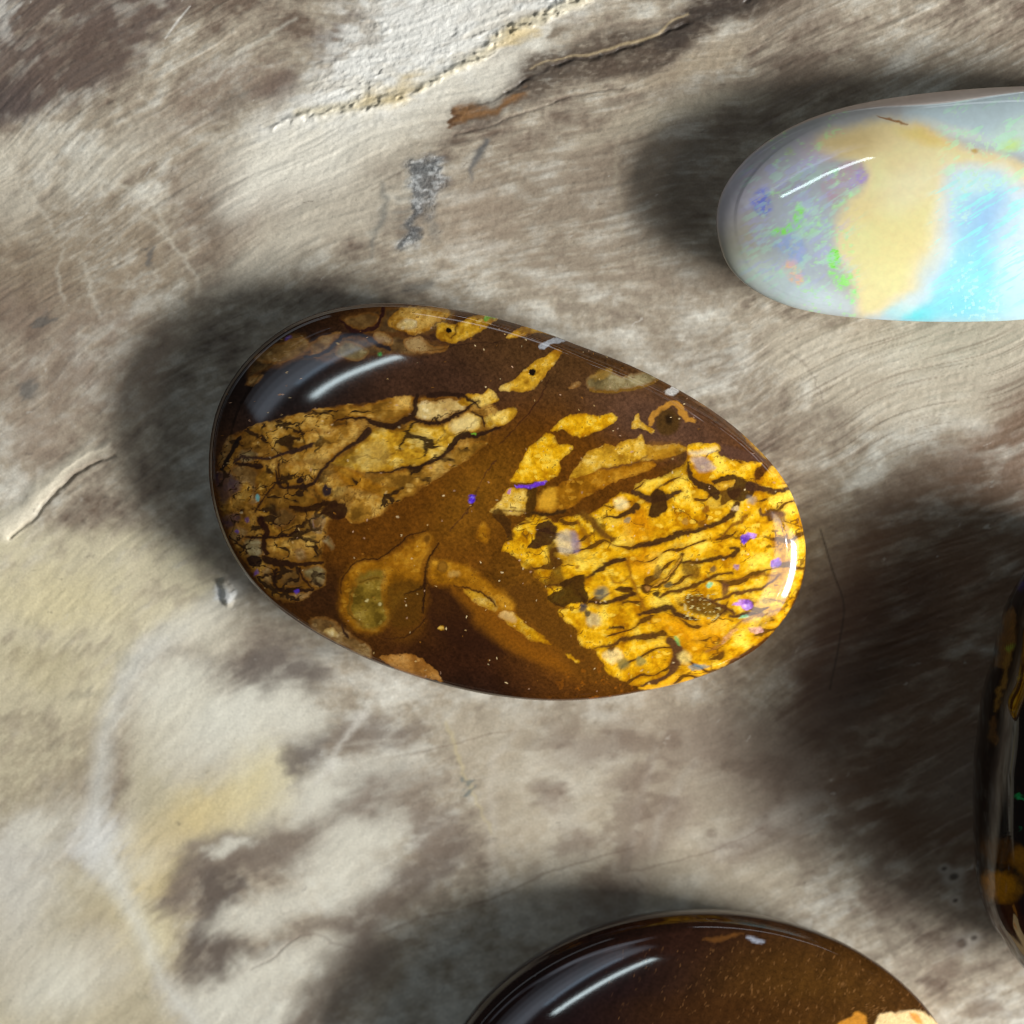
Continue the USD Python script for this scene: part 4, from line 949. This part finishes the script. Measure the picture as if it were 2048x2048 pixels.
    # flashes of colour
    for pts, col in ((D((1495, 695), (1555, 665), (1570, 700), (1545, 722), (1518, 748)), (84, 40, 220)), (D((1555, 668), (1600, 680), (1588, 712), (1565, 705)), (168, 112, 240)), (D((1685, 850), (1735, 830), (1765, 862), (1730, 888), (1690, 892)), (90, 50, 216)),
                (D((1450, 870), (1485, 862), (1492, 890), (1468, 902)), (110, 60, 150)), (D((1435, 1130), (1500, 1085), (1560, 1080), (1580, 1130), (1540, 1165), (1500, 1130)), (176, 108, 236)), (D((1520, 1120), (1560, 1110), (1560, 1150), (1535, 1160)), (214, 170, 250)),
                (D((1285, 1000), (1310, 970), (1335, 985), (1305, 1015)), (96, 206, 168)), (D((1480, 1200), (1520, 1182), (1555, 1195), (1510, 1210)), (110, 196, 150)), (D((1095, 1310), (1120, 1335), (1130, 1380), (1105, 1370)), (120, 190, 96)),
                (D((1160, 1505), (1240, 1490), (1320, 1495), (1240, 1530), (1180, 1525)), (96, 124, 134)), (D((1545, 1260), (1620, 1255), (1640, 1290), (1590, 1300)), (206, 150, 140)), (D((1400, 1310), (1480, 1260), (1440, 1330), (1370, 1370)), (206, 146, 84)),
                (B((75, 1215), (180, 1212), (260, 1185), (305, 1180), (270, 1215), (170, 1235), (90, 1232)), (112, 52, 226)), (B((50, 1265), (75, 1240), (70, 1275)), (180, 100, 190)),
                (A((1672, 1310), (1690, 1272), (1722, 1275), (1720, 1320), (1690, 1335)), (66, 34, 222)),
                (A((1760, 190), (1780, 150), (1830, 145), (1860, 160), (1810, 185), (1780, 200)), (72, 196, 40)), (A((1110, 390), (1130, 380), (1142, 400), (1125, 412)), (30, 150, 60)),
                (A((1690, 895), (1725, 885), (1722, 900), (1700, 905)), (150, 210, 60)),
                (A((345, 1300), (360, 1270), (375, 1300), (360, 1325)), (110, 190, 190)), (C((330, 930), (350, 905), (368, 930), (345, 950)), (104, 70, 170)), (C((590, 1035), (615, 1022), (625, 1040), (600, 1050)), (90, 60, 200)), (A((275, 1425), (300, 1415), (305, 1445), (285, 1450)), (84, 56, 120)), (A((210, 1505), (230, 1490), (240, 1515)), (90, 60, 160)), (A((530, 298), (560, 282), (565, 302), (540, 312)), (100, 70, 170))):
        c_ = np.mean(pts, 0)
        pts = [tuple(c_ + (np.array(q) - c_) * 0.86) for q in pts]
        p.poly(pts, col, 0.9, 2.2, 2, tex=lambda i, sd, c: p.C[i] * 0.25 + lin(c) * (0.5 + 0.9 * n2[i])[:, None] * 0.75 + 0.10 * smooth(0.6, 0.8, n3[i])[:, None])
    # pale and tan marks on the upper bevel
    for pts, col in ((B((240, 350), (290, 315), (360, 290), (450, 282), (480, 300), (400, 325), (330, 340), (270, 362)), (170, 174, 180)), (B((1030, 640), (1070, 610), (1112, 580), (1122, 600), (1100, 648), (1060, 658)), (214, 210, 204)), (B((880, 440), (930, 450), (975, 490), (930, 500), (890, 480)), (140, 112, 76)), (B((1435, 760), (1470, 780), (1520, 820), (1480, 815)), (206, 180, 130))):
        p.poly(pts, col, 0.85, 2)
    G(GOLD, B((1500, 900), (1560, 880), (1650, 980), (1720, 1080), (1680, 1060), (1580, 980)), so=3, al=0.8)
    G(TAN, B((1180, 640), (1290, 660), (1370, 720), (1330, 740), (1240, 700)), so=3, al=0.8)
    # dust-fine bright grains in the ironstone
    rng = np.random.default_rng(4)
    cols = ((206, 170, 110), (190, 150, 120), (226, 200, 150), (150, 96, 30))
    for k in range(420):
        a, b = rng.uniform(430, 1600), rng.uniform(620, 1400)
        p.blob((a, b), rng.uniform(0.9, 2.4), rng.uniform(0.9, 2.0), cols[k % 4], rng.uniform(0, 90), rng.uniform(0.35, 0.9), 0.5)
    L = p.L.copy()
    L[nd:] = 0
    thing("golden_boulder_opal", "large oval brown boulder opal with golden mottled patches and purple flecks", "opal", loc=c)
    split_put("/World/golden_boulder_opal", V, f, nn, p.C * GOLD_GAIN, L, {0: "ironstone_body", 1: "golden_patch", 2: "colour_flash"}, {0: M_IRON, 1: M_GOLD, 2: M_FLASH}, c, 110)
    return V, nn

GOLD_GAIN = 1.05
main_V, main_n = main_opal()
# ------------------------------------------------------------------ the milky opal, upper right
def milky_opal():
    o = F((1352, 418), (1360, 370), (1386, 325), (1430, 280), (1490, 241), (1560, 212), (1640, 192), (1730, 178), (1830, 168), (1932, 163), (2040, 166), (2140, 182), (2230, 220), (2290, 280), (2312, 350), (2305, 430), (2260, 500), (2180, 550), (2080, 585), (1932, 603), (1850, 607), (1740, 607), (1640, 602), (1550, 592), (1480, 575), (1420, 546), (1380, 510), (1360, 468))
    def ridge(phi):
        d = np.degrees(phi)
        near = lambda c, w: np.exp(-(((d - c + 180) % 360 - 180) / w) ** 2)
        return 0.006 + 0.085 * near(115, 30) + 0.05 * near(80, 30)
    V, f, nn, nd, c, r, phi = cabochon(o, 0.0026, 0.0021, 330, dome(2.1, 0.68), ridge, 8)
    px = project(V)
    X, Y = px[:, 0], px[:, 1]
    p = Paint(X, Y, (168, 168, 166), warp=(7, 50), rag=(2.5, 10), seed=200)
    n1, n2 = fbm(X / 60, Y / 60, 3, 210), fbm(X / 7, Y / 7, 3, 211)
    B_ = lambda q, rx, ry, col, ang=0, al=0.8, so=0.8: p.blob(W(q)[0], rx * 0.3354, ry * 0.3354, col, ang, al, so)
    B_((560, 640), 330, 200, (166, 170, 176), -30)
    B_((250, 640), 160, 200, (178, 172, 182), 20)
    B_((170, 900), 120, 130, (180, 174, 180))
    B_((250, 1040), 160, 150, (176, 170, 146))
    B_((480, 1230), 260, 110, (198, 216, 204), 25)
    B_((700, 1340), 240, 80, (200, 214, 218), 15)
    B_((640, 1000), 210, 260, (172, 186, 198))
    B_((700, 480), 130, 90, (176, 164, 178), 20)
    # yellow potch
    p.poly(W((715, 385), (800, 350), (950, 300), (1100, 262), (1300, 290), (1480, 375), (1640, 455), (1800, 520), (1932, 560), (2300, 620), (2300, 700), (2000, 690), (1850, 640), (1700, 560), (1480, 570), (1445, 800), (1425, 1000), (1370, 1200), (1250, 1360), (1120, 1440), (960, 1450), (930, 1330), (900, 1200), (830, 1080), (820, 900), (860, 800), (960, 690), (1005, 600), (960, 530), (800, 490), (725, 440)), (232, 213, 158), 0.95, 19, 1)
    B_((1150, 950), 260, 330, (228, 212, 146), 0, 0.6)
    B_((900, 400), 200, 80, (198, 172, 118), -10, 0.7)
    B_((1350, 360), 160, 50, (232, 196, 112), 15, 0.75)
    B_((1250, 660), 200, 120, (232, 212, 176), -30, 0.6)
    B_((1800, 520), 130, 40, (232, 208, 140), 15, 0.6)
    # blue and grey windows
    p.poly(W((1230, 205), (1500, 130), (1932, 90), (2300, 130), (2400, 400), (2200, 520), (1932, 470), (1780, 450), (1640, 420), (1480, 340), (1340, 290)), (186, 204, 208), 0.95, 26, 2)
    B_((1932, 330), 170, 70, (200, 222, 206), -20)
    B_((1850, 420), 60, 30, (196, 226, 130), -30, 0.8)
    p.poly(W((1500, 590), (1620, 560), (1800, 580), (1900, 680), (2050, 760), (2500, 760), (2500, 1500), (1080, 1480), (1230, 1400), (1370, 1250), (1440, 1050), (1470, 800)), (186, 218, 240), 0.95, 26, 2)
    B_((1720, 880), 200, 220, (150, 190, 244), 20, 0.85)
    B_((1650, 1200), 280, 200, (136, 208, 250), -20, 0.85)
    B_((1500, 1380), 260, 80, (128, 204, 250), 0, 0.85)
    B_((1260, 1430), 120, 50, (104, 214, 232), 0, 0.85)
    B_((1880, 1050), 120, 260, (206, 220, 244), 0, 0.7)
    B_((1640, 640), 120, 60, (196, 224, 214), -20, 0.7)
    B_((2150, 900), 220, 300, (206, 220, 236), 0, 0.7)
    for q, a, b, an in (((1440, 800), 50, 230, 8), ((1410, 1120), 60, 160, 25), ((1600, 560), 130, 30, -5), ((1860, 640), 40, 120, -25), ((1250, 1380), 130, 40, -40), ((1500, 330), 180, 30, 18)):
        B_(q, a, b, (222, 224, 206), an, 0.55, 0.9)
    # colour flashes at the left end
    gn = smooth(0.42, 0.6, n2)
    fl = lambda pts, col, al=0.95, so=3.0, lab=3: p.poly(W(*pts), col, al, so, lab, tex=lambda i, sd, c: p.C[i] + (lin(c) - p.C[i]) * (0.25 + 0.75 * smooth(0.36, 0.56, n2[i]))[:, None])
    fl([(725, 660), (800, 590), (860, 520), (960, 525), (1005, 575), (985, 630), (880, 720), (790, 785)], (178, 152, 164), 0.85, 8)
    fl([(900, 600), (960, 570), (1000, 590), (960, 650), (900, 690), (880, 660)], (158, 140, 216), 0.6, 6, None)
    fl([(290, 740), (330, 690), (390, 680), (410, 750), (430, 810), (370, 840), (310, 800)], (112, 122, 214), 0.85, 8)
    fl([(410, 960), (460, 920), (520, 900), (560, 850), (570, 790), (610, 790), (615, 870), (580, 930), (510, 950)], (134, 228, 90), 0.9, 4)
    fl([(620, 880), (720, 850), (790, 860), (760, 910), (660, 950), (600, 960)], (168, 214, 168), 0.8, 8)
    fl([(750, 1100), (780, 1050), (820, 1030), (835, 1080), (825, 1130), (795, 1160), (765, 1140)], (116, 238, 60), 0.95, 4)
    fl([(770, 1180), (850, 1190), (900, 1190), (890, 1240), (850, 1280), (810, 1250)], (140, 234, 104), 0.85, 6)
    fl([(895, 1320), (910, 1280), (925, 1290), (905, 1350), (885, 1360)], (140, 236, 130), 0.9, 3)
    fl([(760, 600), (775, 560), (820, 570), (790, 620)], (166, 216, 176), 0.8, 4)
    fl([(790, 800), (850, 740), (950, 690), (900, 740), (820, 800)], (176, 224, 160), 0.8, 4)
    fl([(450, 1000), (540, 950), (600, 980), (625, 1060), (620, 1120), (560, 1110), (480, 1040)], (150, 172, 210), 0.85, 8)
    fl([(490, 1130), (550, 1110), (610, 1160), (620, 1230), (570, 1240), (510, 1180)], (238, 186, 150), 0.85, 6)
    fl([(510, 450), (540, 430), (560, 470), (530, 490)], (168, 190, 120), 0.5, 5, None)
    sp = smooth(0.60, 0.7, n2) * smooth(0.5, 0.62, n1) * 0.5
    for lo, hi, col in ((1540, 1720, (170, 226, 150)), (1900, 2400, (190, 226, 180))):
        m = sp * ((X > lo) & (X < hi))
        p.C = p.C * (1 - m[:, None]) + lin(col) * m[:, None]
    u_, v_ = X * math.cos(0.55) - Y * math.sin(0.55), X * math.sin(0.55) + Y * math.cos(0.55)
    wisp = fbm(u_ / 46, v_ / 7, 3, 221)
    for lo, hi, y0, y1, col, am in ((1840, 2060, 330, 640, (140, 236, 236), 0.5), (1860, 2060, 180, 400, (180, 240, 190), 0.45), (1460, 1720, 300, 620, (176, 222, 196), 0.4), (1460, 1700, 280, 600, (172, 172, 222), 0.35)):
        k_ = smooth(0.56, 0.7, wisp) * smooth(lo, lo + 50, X) * (1 - smooth(hi - 30, hi + 30, X)) * smooth(y0, y0 + 60, Y) * (1 - smooth(y1 - 60, y1, Y)) * am
        p.C = p.C * (1 - k_[:, None]) + lin(col) * k_[:, None]
        wisp = fbm(u_ / 30 + 9, v_ / 9 - am * 40, 3, 225)
    # hairline crack and the pinkish edge
    p.stroke(W((1055, 240), (1120, 252), (1180, 268), (1245, 287)), np.array((3, 9, 12, 4)) * 0.3354 * 1.2, (140, 92, 40), 0.85, 1.5)
    B_((1640, 460), 20, 12, (180, 140, 60))
    edge = smooth(0.0, 0.02, r - (1 - ridge(phi))) * ((np.degrees(phi) > 60) & (np.degrees(phi) < 200))
    e = np.zeros(len(X)); e[:nd] = edge * 0.7
    p.C = p.C * (1 - e[:, None]) + lin((196, 172, 156)) * e[:, None]
    p.C *= (0.9 + 0.16 * n1 + 0.05 * n2)[:, None]
    L = p.L.copy(); L[nd:] = 0
    thing("milky_opal", "pale milky oval opal with yellow body and blue and green flashes", "opal", loc=c)
    split_put("/World/milky_opal", V, f, nn, np.clip(p.C * MILK_GAIN, 0, 0.9), L, {0: "crystal_body", 3: "colour_flash"}, {0: M_MILK, 3: M_SPARK}, c, 40)

# ------------------------------------------------------------------ the brown cabochon at the bottom edge
def brown_opal():
    pts = []
    for k in range(40):
        a = 2 * math.pi * k / 40
        pts.append((1403 + 543 * math.cos(a), 2262 - 436 * math.sin(a)))
    def ridge(phi):
        d = np.degrees(phi)
        near = lambda c, w: np.exp(-(((d - c + 180) % 360 - 180) / w) ** 2)
        return 0.03 + 0.045 * near(115, 60)
    V, f, nn, nd, c, r, phi = cabochon(pts, 0.0036, 0.0027, 300, dome(2.4, 0.6), ridge, 9)
    px = project(V)
    X, Y = px[:, 0], px[:, 1]
    p = Paint(X, Y, (62, 37, 17), warp=(6, 40), rag=(3, 10), seed=300)
    u = X * math.cos(-1.1) + Y * math.sin(-1.1)
    v = -X * math.sin(-1.1) + Y * math.cos(-1.1)
    st = fbm(u / 60, v / 14, 3, 310)
    p.blob((1120, 1990), 300, 150, (30, 18, 20), -30, 0.95, 0.7)
    p.blob((1350, 1880), 260, 40, (48, 26, 18), -4, 0.8, 0.8)
    p.blob((1650, 2010), 180, 120, (80, 51, 16), 20, 0.8, 0.8)
    p.blob((1480, 2020), 200, 30, (60, 34, 12), 0, 0.6, 0.8)
    p.C *= (0.7 + 0.6 * st)[:, None]
    T = lambda pts, col, lab, al=0.95, so=3: p.poly(N(*pts), col, al, so, lab)
    T([(960, 252), (1030, 226), (1110, 226), (1100, 234), (1010, 250)], (120, 76, 34), 1, 0.7)
    T([(1122, 240), (1150, 234), (1185, 247), (1160, 254)], (176, 182, 196), 2, 0.8)  # small white reflection near the top, painted into the colour
    T([(1470, 566), (1500, 545), (1540, 518), (1568, 530), (1572, 560), (1600, 640), (1520, 640)], (196, 130, 44), 1)
    T([(1615, 545), (1640, 525), (1700, 515), (1770, 512), (1830, 545), (1870, 620), (1640, 640), (1610, 580)], (242, 208, 150), 1)
    T([(1740, 520), (1780, 530), (1800, 570), (1770, 560)], (232, 150, 70), 1)
    T([(1822, 470), (1845, 490), (1875, 530), (1890, 570), (1868, 566), (1845, 525)], (196, 204, 216), 2)  # pale glint on the right rim, painted into the colour
    rng = np.random.default_rng(8)
    for k in range(420):
        a, b = 1180 + 680 * rng.beta(2.2, 1.3), rng.uniform(1890, 2060)
        p.blob((a, b), rng.uniform(1.5, 5), rng.uniform(0.7, 1.4), (160, 112, 66), rng.uniform(-75, -50), rng.uniform(0.1, 0.5) ** 1.3, 0.5)
    L = p.L.copy(); L[nd:] = 0
    thing("brown_cabochon", "round dark brown boulder opal cut off by the bottom edge of the photo", "opal", loc=c)
    split_put("/World/brown_cabochon", V, f, nn, p.C * GOLD_GAIN, L, {0: "ironstone_body", 1: "golden_patch", 2: "painted_glint"}, {0: M_DARK, 1: M_GOLD, 2: M_FLASH}, c, 30)

# ------------------------------------------------------------------ the near-black stone at the right edge
def black_opal():
    o = [(2078, 1120), (2041, 1176), (2015, 1229), (1989, 1335), (1971, 1396), (1959, 1484), (1953, 1546), (1952, 1655), (1958, 1765), (1975, 1827), (2002, 1875), (2048, 1937), (2120, 1985), (2220, 2000), (2330, 1970), (2420, 1890), (2470, 1760), (2480, 1600), (2450, 1400), (2390, 1230), (2310, 1110), (2220, 1060), (2140, 1065)]
    def ridge(phi):
        d = np.degrees(phi)
        near = lambda c, w: np.exp(-(((d - c + 180) % 360 - 180) / w) ** 2)
        return 0.01 + 0.01 * near(150, 30)
    V, f, nn, nd, c, r, phi = cabochon(o, 0.0042, 0.0060, 280, dome(2.2, 0.55), ridge, 10)
    px = project(V)
    X, Y = px[:, 0], px[:, 1]
    p = Paint(X, Y, (22, 15, 12), warp=(14, 40), rag=(6, 12), seed=400)
    p.blob((2030, 1860), 90, 70, (46, 18, 26), 30, 0.9, 0.7)
    T = lambda pts, col, lab, al=0.95, so=5: p.poly(R(*pts), col, al, so, lab)
    T([(360, 190), (400, 170), (415, 250), (400, 330), (370, 420), (325, 420), (340, 320)], (104, 76, 38), 1)
    T([(390, 330), (420, 340), (370, 480), (355, 600), (335, 600), (345, 480)], (120, 92, 40), 1)
    T([(310, 640), (345, 650), (330, 760), (300, 750)], (84, 60, 30), 1)
    T([(262, 1220), (360, 1215), (470, 1230), (520, 1330), (440, 1330), (360, 1310), (300, 1300)], (96, 60, 10), 1, 0.7, 12)
    T([(262, 1390), (310, 1345), (380, 1360), (450, 1420), (400, 1470), (310, 1460)], (190, 130, 18), 1, 0.85, 14)
    T([(400, 1290), (470, 1240), (520, 1300), (460, 1370)], (170, 114, 16), 1, 0.8, 14)
    for q, a, b, col in (((425, 985), 9, 5, (24, 150, 80)), ((440, 1005), 9, 4, (30, 160, 90)), ((440, 1150), 5, 4, (20, 90, 60)), ((450, 470), 7, 6, (80, 74, 30)), ((400, 330), 6, 12, (120, 140, 50)), ((440, 50), 6, 8, (44, 34, 100))):
        p.blob(R(q)[0], a, b, col, 20, 0.9, 0.5, 2)
    L = p.L.copy(); L[nd:] = 0
    thing("black_opal", "nearly black glossy opal cut off by the right edge of the photo", "opal", loc=c)
    split_put("/World/black_opal", V, f, nn, p.C * GOLD_GAIN, L, {0: "ironstone_body", 1: "golden_patch", 2: "colour_flash"}, {0: M_DARK, 1: M_GOLD, 2: M_FLASH}, c, 20)

MILK_GAIN = 1.22
milky_opal()
brown_opal()
black_opal()
